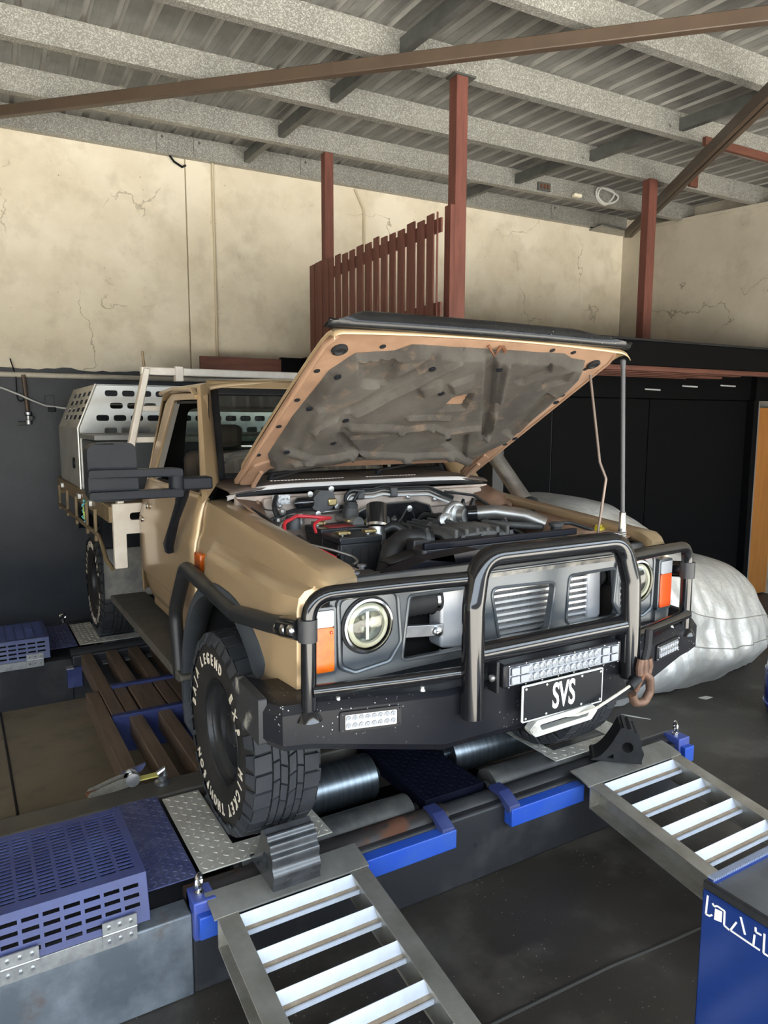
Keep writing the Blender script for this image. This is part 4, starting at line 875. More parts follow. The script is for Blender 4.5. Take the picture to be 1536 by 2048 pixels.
G().box(XC - .62, XC + .62, 2.19, 2.21, 1.0, 1.50).obj('radiator_core', 'interior', ic)
# ------------------------------------------------------------------ bull bar
bb = thing('bull_bar', (XC, 1.9, 1.2), None, None, parent=ute)
for s in (-1, 1):
    G().tube(fillet([U(s, .372, 1.842, 1.535), U(s, .60, 1.89, 1.53), U(s, .893, 1.955, 1.518), U(s, .898, 1.955, 1.12)], [0, .05, .085, 0], 8), .0245, 16).obj('wing_tube', 'bar_black', bb)
    G().tube([U(s, .372, 1.825, 1.225), U(s, .60, 1.87, 1.222), U(s, .890, 1.94, 1.218)], .020, 14).obj('lower_wing_tube', 'bar_black', bb)
    G().lathe([(.045, 0), (.038, .015), (.028, .03)], U(s, .898, 1.955, 1.125), (0, 0, 1), 16).obj('tube_foot', 'bar_black', bb)
    # scrub rail swept round the wheel arch
    rl = thing('scrub_rail', (XC + s * .94, 2.7, 1.2), None, None, parent=ute)
    G().tube(fillet([U(s, .912, 1.995, 1.405), U(s, .925, 2.20, 1.375), U(s, .938, 2.51, 1.335), U(s, .938, 3.20, 1.385), U(s, .938, 3.415, 1.13), U(s, .938, 3.36, .82)], [0, .05, .10, .07, .12, 0], 7), .033, 14).obj('rail_tube', 'rail_black', rl, label='matt black rail tube')
    G().tube([U(s, .912, 1.975, 1.408), U(s, .918, 2.09, 1.39)], .036, 14).obj('rail_sleeve', 'bar_black', rl)
    G().tube([U(s, .898, 1.955, 1.375), U(s, .898, 1.955, 1.445)], .031, 14).obj('rail_clamp', mat('clamp_grey', (.03, .03, .032), .4, spec=.3), rl)
    for k, yy in enumerate((1.972, 2.035, 2.095)):
        G().lathe([(.017, 0), (.017, .006), (.009, .012)], U(s, .946 - .002 * k, yy, 1.412 - .014 * k), (s, -.25, 0), 12).obj('rail_bolt', 'chrome', rl)
G().tube(fillet([U(-1, .378, 1.80, 1.075), U(-1, .372, 1.812, 1.45), U(-1, .335, 1.832, 1.604), U(1, .335, 1.832, 1.604), U(1, .372, 1.812, 1.45), U(1, .378, 1.80, 1.075)], [0, .1, .11, .11, .1, 0], 9), .038, 20).obj('centre_hoop', 'bar_black', bb)
G().tube([U(-1, .37, 1.822, 1.282), U(1, .37, 1.822, 1.282)], .037, 18).obj('cross_tube', 'bar_black', bb)
# folded steel bumper
ST = [(-1.035, 2.20), (-1.03, 2.03), (-.985, 1.955), (-.90, 1.94), (-.46, 1.838), (.46, 1.838), (.90, 1.94), (.985, 1.955), (1.03, 2.03), (1.035, 2.20)]
ZB = [1.05, 1.035, 1.025, 1.02, .955, .955, 1.02, 1.025, 1.035, 1.05]
bf = []
for (a, y), zb in zip(ST, ZB):
    wing = abs(a) > .8
    bf.append([Vector((XC + a * .985, min(y + .20, 2.24), 1.195 if not wing else 1.20)), Vector((XC + a * .995, y + .02, 1.165 + .01 * wing)), Vector((XC + a, y, 1.150)), Vector((XC + a, y, zb + .03)), Vector((XC + a * .985, y + .025, zb)), Vector((XC + a * .95, min(y + .22, 2.24), zb - .01))])
G().rows(bf).obj('bumper_shell', 'bumper_black', bb, smooth=25, solid=.005)
for s in (-1, 1): G().prism(f2([(2.02, 1.04), (2.02, 1.19), (2.235, 1.20), (2.235, 1.06)], .01), 'x', *sorted((XC + s * 1.038, XC + s * 1.01))).obj('bumper_end_cap', mat('scuffed_black', (.02, .02, .021), .6, c2=(.30, .28, .24), scale=9., lo=.55, hi=.72), bb)
for s in (-1, 1):
    for a, y in ((.80, 1.935), (.52, 1.875)): G().lathe([(.012, 0), (.012, .008), (.007, .018), (.007, .022)], U(s, a, y + .01, 1.158), (0, 0, 1), 10).obj('cap_bolt', 'bolt', bb)
    # small flush driving lamp
    dv = (Vector((.44, .102, 0)) if s < 0 else Vector((.44, -.102, 0))); c = U(s, .71, 1.8965, 1.108); ux = Vector((1, .232 * s, 0)).normalized(); nrm = Vector((.232 * s, -1, 0)).normalized()
    fl_ = thing('driving_lamp', c, None, None, parent=ute)
    P_ = lambda a, b, t, c=c, ux=ux, nrm=nrm: c + ux * a + Vector((0, 0, b)) + nrm * t
    G().plate([f2(rect(-.102, -.034, .102, .034), .008)], P_, 0, .008).obj('lamp_flange', 'sheer_black', fl_, bev=.002)
    G().plate([f2(rect(-.085, -.024, .085, .024), .004)], P_, .006, .011).obj('lamp_backing', 'steel', fl_)
    l0 = None
    for i in range(8):
        for j in range(2): G().lathe([(.0098, 0), (.009, .004), (.005, .002), (.0005, .0065)], P_(-.074 + i * .0211, -.012 + j * .024, .0105), nrm, 10).obj('led_cell', 'clear_lens', fl_)
    for i, j in ((-.094, -.026), (-.094, .026), (.094, -.026), (.094, .026)): G().ball(P_(i, j, .009), .004, 6).obj('lamp_screw', 'chrome', fl_)
# light bar
lb = thing('light_bar', (1.81, 1.80, 1.19), None, None, parent=ute)
LY = 1.792
G().box(1.525, 2.095, LY, LY + .06, 1.148, 1.232).obj('lamp_housing', 'sheer_black', lb, bev=.008)
G().box(1.545, 2.075, LY - .004, LY, 1.158, 1.222).obj('lamp_backing', mat('led_back', (.25, .28, .33), .25, .8), lb)
for i in range(12):
    for j in range(2): G().lathe([(.0145, 0), (.014, .006), (.010, .008), (.007, .003), (.0005, .008)], (1.633 + i * .0293, LY - .004, 1.174 + j * .032), (0, -1, 0), 12).obj('led_cell', 'clear_lens', lb)
for x in (1.552, 1.593, 1.985, 2.032):
    for j in range(2): G().prism([(x, 1.161 + j * .031), (x + .036, 1.161 + j * .031), (x + .036, 1.189 + j * .031), (x, 1.189 + j * .031)], 'y', LY - .012, LY - .004).obj('led_cell', 'clear_lens', lb, bev=.006)
for i in range(8):
    for z in (1.153, 1.227): G().ball((1.545 + i * .0757, LY - .001, z), .0035, 6).obj('lamp_screw', 'chrome', lb)
for x in (1.500, 2.118):
    G().box(x - .006, x + .006, LY + .0, LY + .05, 1.14, 1.25).obj('lamp_bracket', 'sheer_black', lb, bev=.002)
    G().lathe([(.012, 0), (.012, .010), (.006, .014)], (x + (-.006 if x < 1.8 else .006), LY + .02, 1.19), (-1 if x < 1.8 else 1, 0, 0), 10).obj('bracket_bolt', 'bolt', lb)
# number plate
npl = thing('number_plate', (1.795, 1.79, 1.08), None, None, parent=ute)
PY_ = 1.784
def pp(a, b, t): return Vector((1.797 + a, PY_ - t, 1.081 + b))
G().plate([f2(rect(-.194, -.066, .194, .066), .006)], pp, -.006, 0).obj('plate_back', mat('plate_white', (.75, .75, .72), .4), npl)
G().plate([f2(rect(-.189, -.061, .189, .061), .005)], pp, 0, .001).obj('plate_face', mat('plate_black', (.006, .007, .009), .3, spec=.2), npl)
M = Matrix(((1, 0, 0, 1.795), (0, 0, -1, PY_ - .0012), (0, 1, 0, 1.081), (0, 0, 0, 1)))
text_obj('SVS', 'plate_lettering', 'plate_white', npl, M, .130, .0008, .56, .0028)
for i, j in ((-.18, -.053), (-.18, .053), (.18, -.053), (.18, .053), (-.085, -.053), (-.085, .053), (.085, -.053), (.085, .053)):
    G().lathe([(.005, 0), (.005, .002), (.002, .003)], pp(i, j, .001), (0, -1, 0), 8).obj('plate_screw', 'bolt', npl)
# winch fairlead, rope, hook
wn = thing('winch_gear', (1.8, 1.78, 1.0), None, None, parent=ute)
G().plate([f2([(1.63, .985), (1.665, 1.015), (1.93, 1.022), (1.965, .995), (1.93, .962), (1.66, .955)], .012), f2([(1.675, .996), (1.925, 1.003), (1.91, .980), (1.69, .975)], .008)], lambda a, b, t: Vector((a, 1.775 + t, b)), 0, .03).obj('fairlead', mat('fairlead_alu', (.42, .42, .39), .45, .4), wn, bev=.004)
G().lathe([(.012, 0), (.012, .004)], (1.652, 1.775, .985), (0, -1, 0), 12).obj('fairlead_bolt', 'bolt', wn)
rp = [(1.80, 1.81, .990), (1.86, 1.775, .995), (1.93, 1.755, 1.012), (2.04, 1.755, 1.043), (2.115, 1.755, 1.066)]
G().tube(rp, .0055, 8).obj('winch_rope', mat('rope', (.62, .57, .45), .9, c2=(.45, .40, .32), scale=60), wn)
G().tube([(2.105, 1.755, 1.062), (2.15, 1.752, 1.083)], .019, 12).obj('rope_sleeve', 'black_rubber', wn)
G().tube(fillet([(2.170, 1.75, 1.105), (2.198, 1.742, 1.080), (2.206, 1.742, 1.030), (2.175, 1.742, .990), (2.120, 1.742, .998), (2.104, 1.742, 1.035)], .024, 5), .0165, 12).obj('winch_hook', mat('hook_rust', (.15, .085, .055), .6, .5, c2=(.09, .05, .035), scale=25), wn)
G().tube([(2.165, 1.742, 1.105), (2.122, 1.742, 1.04)], .009, 8).obj('hook_latch', 'rust', wn)
for dx in (-.028, 0, .028): G().tube([(2.170 + dx * .8, 1.748, 1.100), (2.174 + dx, 1.748, 1.128), (2.174 + dx * .7, 1.75, 1.158)], .0145, 10).obj('shackle', MATS['hook_rust'], wn)
G().tube([(2.174, 1.75, 1.15), (2.19, 1.752, 1.20), (2.20, 1.758, 1.265)], .015, 8).obj('tether_chain', 'black_rubber', wn)
# antenna
an = thing('antenna', (2.25, 1.96, 1.5), None, None, parent=ute)
sp = [(2.2505 + .014 * math.cos(t), 1.95 + .014 * math.sin(t), 1.52 + .095 * t / (2 * math.pi * 11)) for t in [2 * math.pi * i / 12 for i in range(12 * 11)]]
G().tube(sp, .0035, 6).obj('spring', 'bolt', an)
G().cyl((2.2505, 1.95, 1.49), (2.2505, 1.95, 1.535), .016).obj('antenna_base', 'sheer_black', an)
G().lathe([(.015, 0), (.015, .03), (.013, .035), (.013, .075), (.009, .08)], (2.2495, 1.95, 1.612), (-.02, 0, 1), 14).obj('ferrule', 'chrome', an)
G().tube([(2.248, 1.95, 1.69), (2.213, 1.95, 2.27)], .0085, 12).obj('mast', mat('mast', (.05, .05, .052), .4, spec=.35), an)
G().lathe([(.0105, 0), (.0105, .025), (.004, .03)], (2.2135, 1.95, 2.255), (-.06, 0, 1), 12).obj('mast_tip', 'mast', an)
# ------------------------------------------------------------------ wheels
mat('tyre', (.014, .013, .0125), .75, spec=.2, c2=(.026, .0235, .021), scale=7., lo=.4, hi=.7, bump=.08, bscale=90)
mat('tread_rubber', (.024, .026, .030), .6, spec=.25, c2=(.033, .034, .037), scale=9)
mat('tyre_letter', (.60, .53, .42), .7)
mat('rim_black', (.008, .008, .009), .38, spec=.3, c2=(.02, .02, .021), scale=5)
def wheel(c, s):
    w_ = thing('wheel', c, None, None, parent=ute); c = Vector(c); ax = Vector((s, 0, 0))
    pr = [(.195, .095), (.205, .118), (.225, .130), (.27, .143), (.32, .146), (.36, .138), (.378, .131), (.392, .118), (.398, .10), (.400, .05), (.400, -.05), (.398, -.10), (.392, -.118), (.36, -.138), (.30, -.146), (.225, -.13), (.195, -.095)]
    G().lathe(pr, c, ax, 64, cap=False).obj('tyre', 'tyre', w_, smooth=40)
    g = G(); NB = 34
    def pt(a, r, x): return c + ax * x + Vector((0, -math.sin(a), math.cos(a))) * r
    def block(a0, a1, x0, x1, r0, r1, sk=0., tp=0.):
        q = []
        for r, k in ((r0, 0), (r1, .0012)):
            for a, x, sx in ((a0, x0, 1), (a1, x0, 1), (a1, x1, -1), (a0, x1, -1)): q.append(pt(a + sk * x + (k * 2 if a == a0 else -k * 2), r - tp * (abs(x) > .1), x + sx * k))
        g.add(q, [(4, 5, 6, 7), (0, 4, 7, 3), (1, 2, 6, 5), (0, 1, 5, 4), (3, 7, 6, 2)])
    st = 2 * math.pi / NB
    for i in range(NB):
        a = i * st; e = (i % 2) * .008
        for sg in (-1, 1):
            o = st * .5 * (sg > 0)
            block(a + o + .010, a + o + st * .93, *sorted((sg * .064, sg * (.126 + e * .6))), .392, .4115, .25 * sg, .004)
            # shoulder lug down the side
            q = [pt(a + o + .02, .398, sg * .122), pt(a + o + st * .86, .398, sg * .122), pt(a + o + st * .76, .352 + e, sg * .146), pt(a + o + .035, .352 + e, sg * .146), pt(a + o + .02, .406, sg * (.131 + e * .5)), pt(a + o + st * .86, .406, sg * (.131 + e * .5)), pt(a + o + st * .80, .362 + e, sg * .1495), pt(a + o + .035, .362 + e, sg * .1495)]
            g.add(q, [(4, 5, 6, 7), (0, 1, 5, 4), (1, 2, 6, 5), (2, 3, 7, 6), (3, 0, 4, 7)])
            block(a + o + .008, a + o + st * .95, *sorted((sg * .003, sg * .031)), .396, .4135, -1.1 * sg)
            block(a + o + st * .4 + .008, a + o + st * 1.35, *sorted((sg * .034, sg * .060)), .396, .4135, .7 * sg)
    g.obj('tread', 'tread_rubber', w_, smooth=0)
    G().lathe([(.150, .02), (.16, .075), (.186, .085), (.198, .10), (.203, .122), (.212, .128), (.214, .122), (.208, .108), (.20, .09), (.19, .0), (.185, -.10)], c, ax, 48, cap=False).obj('rim', 'rim_black', w_, smooth=40)
    G().lathe([(.17, .01), (.15, .028), (.11, .045), (.085, .042), (.08, .05), (.06, .085), (.055, .088), (.0005, .088)], c, ax, 40, cap=False).obj('wheel_disc', 'rim_black', w_, smooth=40)
    for k in range(6):
        a = k * math.pi / 3; p = pt(a, .068, .044); G().cyl(p, p + ax * .028, .010, n=6).obj('wheel_nut', 'bolt', w_)
    if s < 0:
        for txt, phi0, dphi in (('BAJA', -84, 10.5), ('LEGEND', -34, 10.), ('EXP', 44, 12), ('MICKEY', 98, 10.), ('THOMPSON', 166, 9.6)):
            vsum = G()
            for k, ch in enumerate(txt):
                ph = R(phi0 + dphi * k); rr = .300
                up = Vector((0, -math.sin(ph), math.cos(ph))); rt_ = Vector((0, -math.cos(ph), -math.sin(ph))); nn = Vector((-1, 0, 0))
                o = c + up * rr + nn * .1475
                cu = bpy.data.curves.new('ch', 'FONT'); cu.body = ch; cu.size = .062; cu.align_x = 'CENTER'; cu.align_y = 'CENTER'; cu.offset = .0016; cu.resolution_u = 3; cu.extrude = .001
                tob = bpy.data.objects.new('ch', cu); COL.objects.link(tob); me = bpy.data.meshes.new_from_object(tob.evaluated_get(bpy.context.evaluated_depsgraph_get()))
                vsum.add([o + rt_ * v.co.x * .78 + up * v.co.y + nn * (v.co.z + .0008) for v in me.vertices], [tuple(p.vertices) for p in me.polygons])
                bpy.data.objects.remove(tob); bpy.data.meshes.remove(me)
            vsum.obj('sidewall_lettering', 'tyre_letter', w_, smooth=0, merge=False)
    return w_
wheel((.965, 2.736, .785), -1); wheel((2 * XC - .965, 2.736, .785), 1)
wheel((.965, 5.87, .785), -1); wheel((2 * XC - .965, 5.87, .785), 1)
for y in (2.736, 5.87): G().tube([(1.12, y, .79), (1.5, y, .79), (1.6, y, .82), (1.9, y, .82), (2.0, y, .79), (2.44, y, .79)], [.05, .05, .11, .11, .05, .05], 12).obj('axle', 'rust', ute)
for s in (-1, 1):
    G().box(*sorted((XC + s * .40, XC + s * .50)), 2.25, 7.2, .86, 1.0).obj('chassis_rail', 'interior', ute)
# ------------------------------------------------------------------ mirror, step, snorkel
for s in (-1, 1):
    G().prism(f2([(3.25, .835), (3.25, .86), (5.05, .86), (5.08, .845), (5.05, .815), (3.30, .815)], .01), 'x', *sorted((XC + s * .965, XC + s * .735))).obj('side_step', mat('step_dust', (.075, .065, .050), .75, c2=(.045, .04, .034), scale=6), ute, bev=.012)
    if s > 0: continue
    mr = thing('towing_mirror', U(s, 1.1, 3.2, 1.7), None, None, parent=ute)
    def MU(w_, y, z): return U(s, w_, y, z)
    g = G(); g.plate([f2([(1.145, 1.712), (1.155, 1.955), (1.32, 1.950), (1.345, 1.93), (1.345, 1.735), (1.325, 1.712)], .035)], lambda a, b, t: MU(a, 3.10 + t, b), 0, .10)
    g.obj('mirror_housing', 'black_plastic', mr, bev=.02, seg=3)
    G().plate([f2(rect(1.165, 1.73, 1.33, 1.94), .02)], lambda a, b, t: MU(a, 3.20 + t, b), 0, .004).obj('mirror_glass', 'chrome', mr)
    for z, w2 in ((1.825, 1.345), (1.735, 1.345)):
        G().plate([f2([(.965, z - .016), (.965, z + .016), (1.00, z + .020), (1.345, z + .020), (1.348, z - .010), (1.10, z - .016)], .012)], lambda a, b, t: MU(a, 3.065 + t + .10 * max(0, 1.15 - a), b), 0, .06).obj('mirror_arm', 'black_plastic', mr, bev=.008)
    G().cyl(MU(.985, 3.12, 1.735), MU(.985, 3.12, 1.815), .034, n=16).obj('pivot', 'black_plastic', mr)
    G().box(*sorted((XC + s * .985, XC + s * .83)), 3.10, 3.20, 1.745, 1.80).obj('mirror_bracket', 'black_plastic', mr, bev=.008)
    g = G(); g.rows([[MU(.905, 3.16, 1.775), MU(.905, 3.33, 1.74)], [MU(.900, 3.24, 1.70), MU(.900, 3.37, 1.66)], [MU(.898, 3.42, 1.57), MU(.898, 3.50, 1.55)], [MU(.895, 3.56, 1.42), MU(.895, 3.655, 1.43)], [MU(.890, 3.58, 1.385), MU(.890, 3.64, 1.385)]])
    g.obj('mirror_stay', 'black_plastic', mr, solid=.035, bev=.008, smooth=40)
sn = thing('snorkel', (2.68, 3.2, 1.6), None, None, parent=ute)
G().tube(fillet([(2.70, 2.98, 1.56), (2.70, 3.10, 1.66), (2.665, 3.42, 1.98), (2.60, 3.70, 2.25)], .05), .044, 20).obj('snorkel_pipe', mat('stainless', (.55, .55, .54), .28, .95, c2=(.4, .4, .4), scale=4, stretch=(1, 1, 6)), sn)
G().lathe([(.06, 0), (.062, .03), (.046, .05)], (2.70, 2.99, 1.565), (0, .55, .6), 18).obj('snorkel_boot', 'black_rubber', sn)
# ------------------------------------------------------------------ tray and headboard
ty = thing('tray', (XC, 6, 1.45), None, None, parent=ute)
HB = 4.65
G().box(XC - 1.0, XC + 1.0, HB, 7.30, 1.47, 1.50).obj('tray_deck', 'tray_brown', ty)
for s in (-1, 1):
    G().box(*sorted((XC + s * 1.02, XC + s * .985)), HB, 7.32, 1.41, 1.515).obj('side_coaming', 'tray_brown', ty, bev=.005)
    G().tube(fillet([U(s, 1.03, 7.2, 1.27), U(s, 1.03, 5.0, 1.285), U(s, 1.03, 4.88, 1.24), U(s, 1.02, 4.80, 1.15), U(s, 1.0, 4.70, 1.11)], .03), .014, 10).obj('tie_rail', 'tray_brown', ty)
    for y in (7.15, 6.6, 6.05, 5.5, 5.12): G().box(*sorted((XC + s * 1.04, XC + s * 1.02)), y - .02, y + .02, 1.23, 1.45).obj('rail_drop', 'tray_brown', ty, bev=.003)
    for y in (6.9, 5.85, 5.3): G().box(*sorted((XC + s * 1.045, XC + s * 1.02)), y - .04, y + .04, 1.45, 1.49).obj('latch', 'bolt', ty, bev=.004)
    g = G(); g.bar(U(s, .955, HB + .02, 1.50), U(s, .755, HB + .02, 2.365), .04, .065, (0, 1, 0)); g.obj('headboard_post', 'white_alu', ty, bev=.006)
    G().plate([f2([(.925, 1.125), (1.0, 1.125), (1.0, 1.53), (.40, 1.53), (.40, 1.34), (.925, 1.34)], .008), f2([(.50, 1.425), (.90, 1.425), (.90, 1.472), (.50, 1.472)], .02)], lambda a, b, t: U(s, a, HB - .03 + t, b), 0, .04).obj('headboard_skirt', 'white_alu', ty, bev=.004)
    G().prism([(5.30, .775), (5.30, 1.40), (5.32, 1.40), (5.32, .775)], 'x', *sorted((XC + s * .96, XC + s * .62))).obj('mud_flap', mat('flap_grey', (.10, .10, .095), .85, c2=(.19, .175, .15), scale=7., lo=.4, hi=.65), ty)
    G().plate([f2([(5.22, 1.13), (5.25, 1.40), (6.5, 1.40), (6.55, 1.1), (6.3, 1.33), (5.5, 1.33)], .02)], lambda a, b, t: U(s, .64 + t, a, b), 0, .32).obj('mudguard', 'black_plastic', ty)
    G().tube([U(s, .60, 4.80, 1.45), U(s, .62, 4.82, .95), U(s, .66, 5.25, .90)], .025, 8).obj('under_strut', 'interior', ty)
G().box(XC - .79, XC + .79, HB, HB + .045, 2.325, 2.375).obj('headboard_top', 'white_alu', ty, bev=.006)
for z in (1.905, 2.10): G().box(XC - .87 + (z - 1.9) * .22, XC + .87 - (z - 1.9) * .22, HB + .005, HB + .035, z, z + .035).obj('headboard_rail', 'white_alu', ty, bev=.004)
G().box(XC - .58, XC - .53, HB - .005, HB + .05, 2.29, 2.385).obj('rail_joiner', 'white_alu', ty, bev=.003)
G().cyl((XC - .765, HB + .02, 2.36), (XC - .775, HB + .02, 2.47), .008, n=8).obj('tie_hook', 'tray_brown', ty)
G().box(XC - 1.02, XC + 1.02, HB + 2.65, HB + 2.69, 1.36, 1.52).obj('tail_board', 'tray_brown', ty, bev=.005)
G().box(XC - .40, XC + .40, HB, HB + .03, 1.50, 1.75).obj('headboard_panel', 'white_alu', ty)
# canopy dog box on the tray
dg_ = thing('dog_box', (XC, 6.6, 1.5), 'alloy dog box with slotted panels on the ute tray', 'box')
DY = 5.92
outl = [(-1.0, 1.5), (-1.0, 1.985), (-.86, 2.315), (.86, 2.315), (1.0, 1.985), (1.0, 1.5)]
slots = []
for z, x in ((2.25, -.80), (2.155, -.765), (2.06, -.87), (1.965, -.815)):
    while x < .80 - .42 * max(0, z - 2.0):
        slots.append(f2(rect(x, z - .023, x + .095, z + .023), .021, 3)); x += .128
G().plate([outl] + slots, lambda a, b, t: Vector((XC + a, DY + t, b)), 0, .004).obj('front_panel', 'raw_alu', dg_, smooth=0)
for s in (-1, 1):
    G().rows([[U(s, 1.0, DY, 1.5), U(s, 1.0, DY, 1.985)], [U(s, 1.0, 7.2, 1.5), U(s, 1.0, 7.2, 1.985)]]).obj('side_panel', 'raw_alu', dg_, smooth=0, solid=.004)
    hl = [f2(rect(6.0 + .27 * k, .19 + .185 * q, 6.17 + .27 * k, .30 + .185 * q), .03, 3) for k in range(4) for q in range(4)]
    hl = [[(a, b) for a, b in l] for l in hl]
    G().plate([rect(DY, 0, 7.2, 1)] + hl, lambda a, b, t: U(s, 1.0 - .14 * b - t, a, 1.985 + .33 * b), 0, .004).obj('upper_side_panel', 'raw_alu', dg_, smooth=0)
    G().tube([U(s, 1.003, DY, 1.5), U(s, 1.003, DY, 1.985), U(s, .863, DY, 2.318)], .010, 8).obj('corner_trim', 'raw_alu', dg_)
G().lathe([(.045, 0), (.045, .012), (.02, .014)], U(-1, 1.0, 6.25, 1.70), (-1, 0, 0), 18).obj('paddle_lock', 'sheer_black', dg_)
G().box(XC - .86, XC + .86, DY, 7.2, 2.31, 2.318).obj('top_panel', 'raw_alu', dg_)
G().box(XC - .99, XC + .99, 7.195, 7.2, 1.5, 1.985).obj('rear_panel', 'raw_alu', dg_)
tb = thing('tool_box', (XC, 5.5, 1.5), 'dark grey tray box between the headboard and the dog box', 'box')
G().box(XC - .985, XC + .985, 5.22, 5.90, 1.5, 1.90).obj('box_body', mat('box_grey', (.055, .06, .065), .5, .3), tb, bev=.008)
G().box(XC - 1.0, XC + 1.0, 5.20, 5.905, 1.905, 1.945).obj('box_lid', mat('lid_grey', (.20, .20, .19), .5, .5), tb, bev=.006)
ro = thing('tie_cord', (.76, 5.55, 1.4), 'knotted blue and yellow cord tied to the tray rail', 'cord')
g = G(); g.tube([(.745 + .012 * math.sin(i * 1.7), 5.60 + .02 * math.cos(i * 1.3), 1.46 - .012 * i) for i in range(14)], .009, 6); g.obj('cord', mat('cord_blue', (.12, .42, .45), .8), ro)
g = G(); g.tube([(.742, 5.60, 1.44), (.735, 5.56, 1.38), (.74, 5.55, 1.33), (.745, 5.5, 1.45), (.77, 5.4, 1.49)], .005, 6); g.obj('tail', mat('cord_green', (.45, .55, .12), .8), ro)
# ================================================================== engine bay
mat('eng_black', (.012, .012, .013), .45, c2=(.028, .027, .026), scale=9)
mat('eng_grey', (.05, .05, .05), .55, .3, c2=(.09, .088, .084), scale=10)
mat('cast_alu', (.50, .49, .47), .42, .8, c2=(.33, .32, .30), scale=14, bump=.1, bscale=80)
mat('pipe_alu', (.40, .38, .35), .38, .85, c2=(.28, .26, .24), scale=5)
mat('red_cable', (.62, .03, .04), .4)
mat('brass', (.55, .42, .20), .35, .9)
mat('grimy', (.035, .03, .026), .8, c2=(.07, .06, .048), scale=7)
bay = thing('engine_bay', (XC, 2.6, 1.3), None, None, parent=ute)
G().box(XC - .72, XC + .72, 3.12, 3.15, 1.05, 1.70).obj('firewall', 'bay_paint', bay)
G().prism(f2([(-.60, 1.64), (-.30, 1.60), (.55, 1.60), (.66, 1.64), (.66, 1.69), (-.60, 1.69)], .02), 'y', 3.09, 3.125, Matrix.Translation((XC, 0, 0))).obj('firewall_channel', 'bay_paint', bay, bev=.006)
for s in (-1, 1):
    G().box(*sorted((XC + s * .70, XC + s * .665)), 2.10, 3.12, 1.05, 1.545).obj('inner_guard', 'grimy', bay, bev=.01)
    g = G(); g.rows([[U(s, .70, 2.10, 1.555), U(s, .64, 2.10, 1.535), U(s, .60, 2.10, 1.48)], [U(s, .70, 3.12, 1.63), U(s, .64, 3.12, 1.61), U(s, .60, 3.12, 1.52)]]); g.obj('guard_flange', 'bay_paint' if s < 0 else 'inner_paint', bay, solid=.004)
    g = G(); g.rows([[U(s, .72, 3.13, 1.70), U(s, .60, 3.13, 1.68)], [U(s, .71, 2.95, 1.655), U(s, .62, 2.98, 1.60)], [U(s, .68, 2.86, 1.62), U(s, .66, 2.86, 1.54)]]); g.obj('hinge_gusset', 'inner_paint', bay, solid=.004)
G().box(XC - .70, XC + .70, 2.10, 3.12, 1.02, 1.06).obj('bay_floor', 'interior', bay)
G().box(XC + .45, XC + .62, 3.105, 3.122, 1.645, 1.685).obj('body_plate', 'bay_paint', bay)
G().box(1.22, 1.305, 3.080, 3.088, 1.66, 1.705).obj('data_plate', mat('data_plate', (.62, .62, .60), .5, c2=(.25, .25, .25), scale=110., lo=.5, hi=.56), bay, label='speckled silver data plate')
# slam panel and radiator top
sl = thing('slam_panel', (XC, 2.12, 1.5), None, None, parent=ute)
G().box(XC - .70, XC + .70, 2.06, 2.23, 1.485, 1.502).obj('cross_panel', 'eng_black', sl, bev=.005)
G().plate([f2([(-.52, 1.50), (-.46, 1.522), (-.36, 1.55), (-.12, 1.568), (-.10, 1.50)], .008)], lambda a, b, t: Vector((XC + a, 2.105 + t, b)), 0, .09).obj('pressed_rail', mat('wet_black', (.009, .009, .013), .38, spec=.22), sl, bev=.012, seg=3)
G().plate([f2([(.0, 1.50), (.02, 1.545), (.62, 1.552), (.66, 1.50)], .01)], lambda a, b, t: Vector((XC + a, 2.10 + t, b)), 0, .08).obj('pressed_rail', MATS['wet_black'], sl, bev=.012, seg=3)
G().box(XC - .70, XC - .57, 2.065, 2.15, 1.50, 1.535).obj('lamp_bracket', 'eng_black', sl, bev=.01)
G().box(XC - .095, XC - .062, 2.085, 2.095, 1.50, 1.57).obj('latch_plate', mat('latch_tan', (.22, .175, .13), .5, .2), sl, bev=.003)
for x, y in ((-.58, 2.19), (-.66, 2.09), (.55, 2.13)): G().lathe([(.022, 0), (.022, .006), (.010, .01), (.010, .03), (.016, .032), (.016, .04)], (XC + x, y, 1.502), (0, 0, 1), 12).obj('rubber_buffer', 'steel', sl)
G().tube([(XC - .38, 2.06, 1.515), (XC - .02, 2.06, 1.52)], .006, 6).obj('bonnet_cable', 'eng_black', sl)
rd = thing('radiator', (XC, 2.28, 1.4), None, None, parent=ute)
G().box(1.50, 2.26, 2.25, 2.33, 1.10, 1.565).obj('radiator_tank', 'eng_black', rd, bev=.015)
G().box(1.50, 2.30, 2.24, 2.262, 1.555, 1.582).obj('top_bar', MATS['wet_black'], rd, bev=.004)
g = G(); g.rows([[(1.40 + .95 * k / 16, 2.33, 1.50 + .06 * math.sin(math.pi * k / 16)) for k in range(17)], [(1.42 + .90 * k / 16, 2.45, 1.49 + .07 * math.sin(math.pi * k / 16)) for k in range(17)]]); g.obj('fan_shroud', 'eng_black', rd, solid=.006)
G().tube(fillet([(2.31, 2.38, 1.50), (2.31, 2.38, 1.575)], 0), .026, 16).obj('filler_neck', 'eng_black', rd)
G().lathe([(.034, 0), (.034, .012), (.026, .018), (.010, .02)], (2.31, 2.38, 1.575), (0, 0, 1), 18).obj('radiator_cap', 'eng_grey', rd)
G().tube(fillet([(2.33, 2.38, 1.585), (2.38, 2.36, 1.585), (2.45, 2.28, 1.555), (2.50, 2.20, 1.54)], .03), .009, 8).obj('overflow_hose', 'eng_black', rd)
G().box(2.40, 2.50, 2.22, 2.34, 1.40, 1.545).obj('overflow_bottle', mat('bottle_tan', (.45, .38, .27), .5), rd, bev=.02)
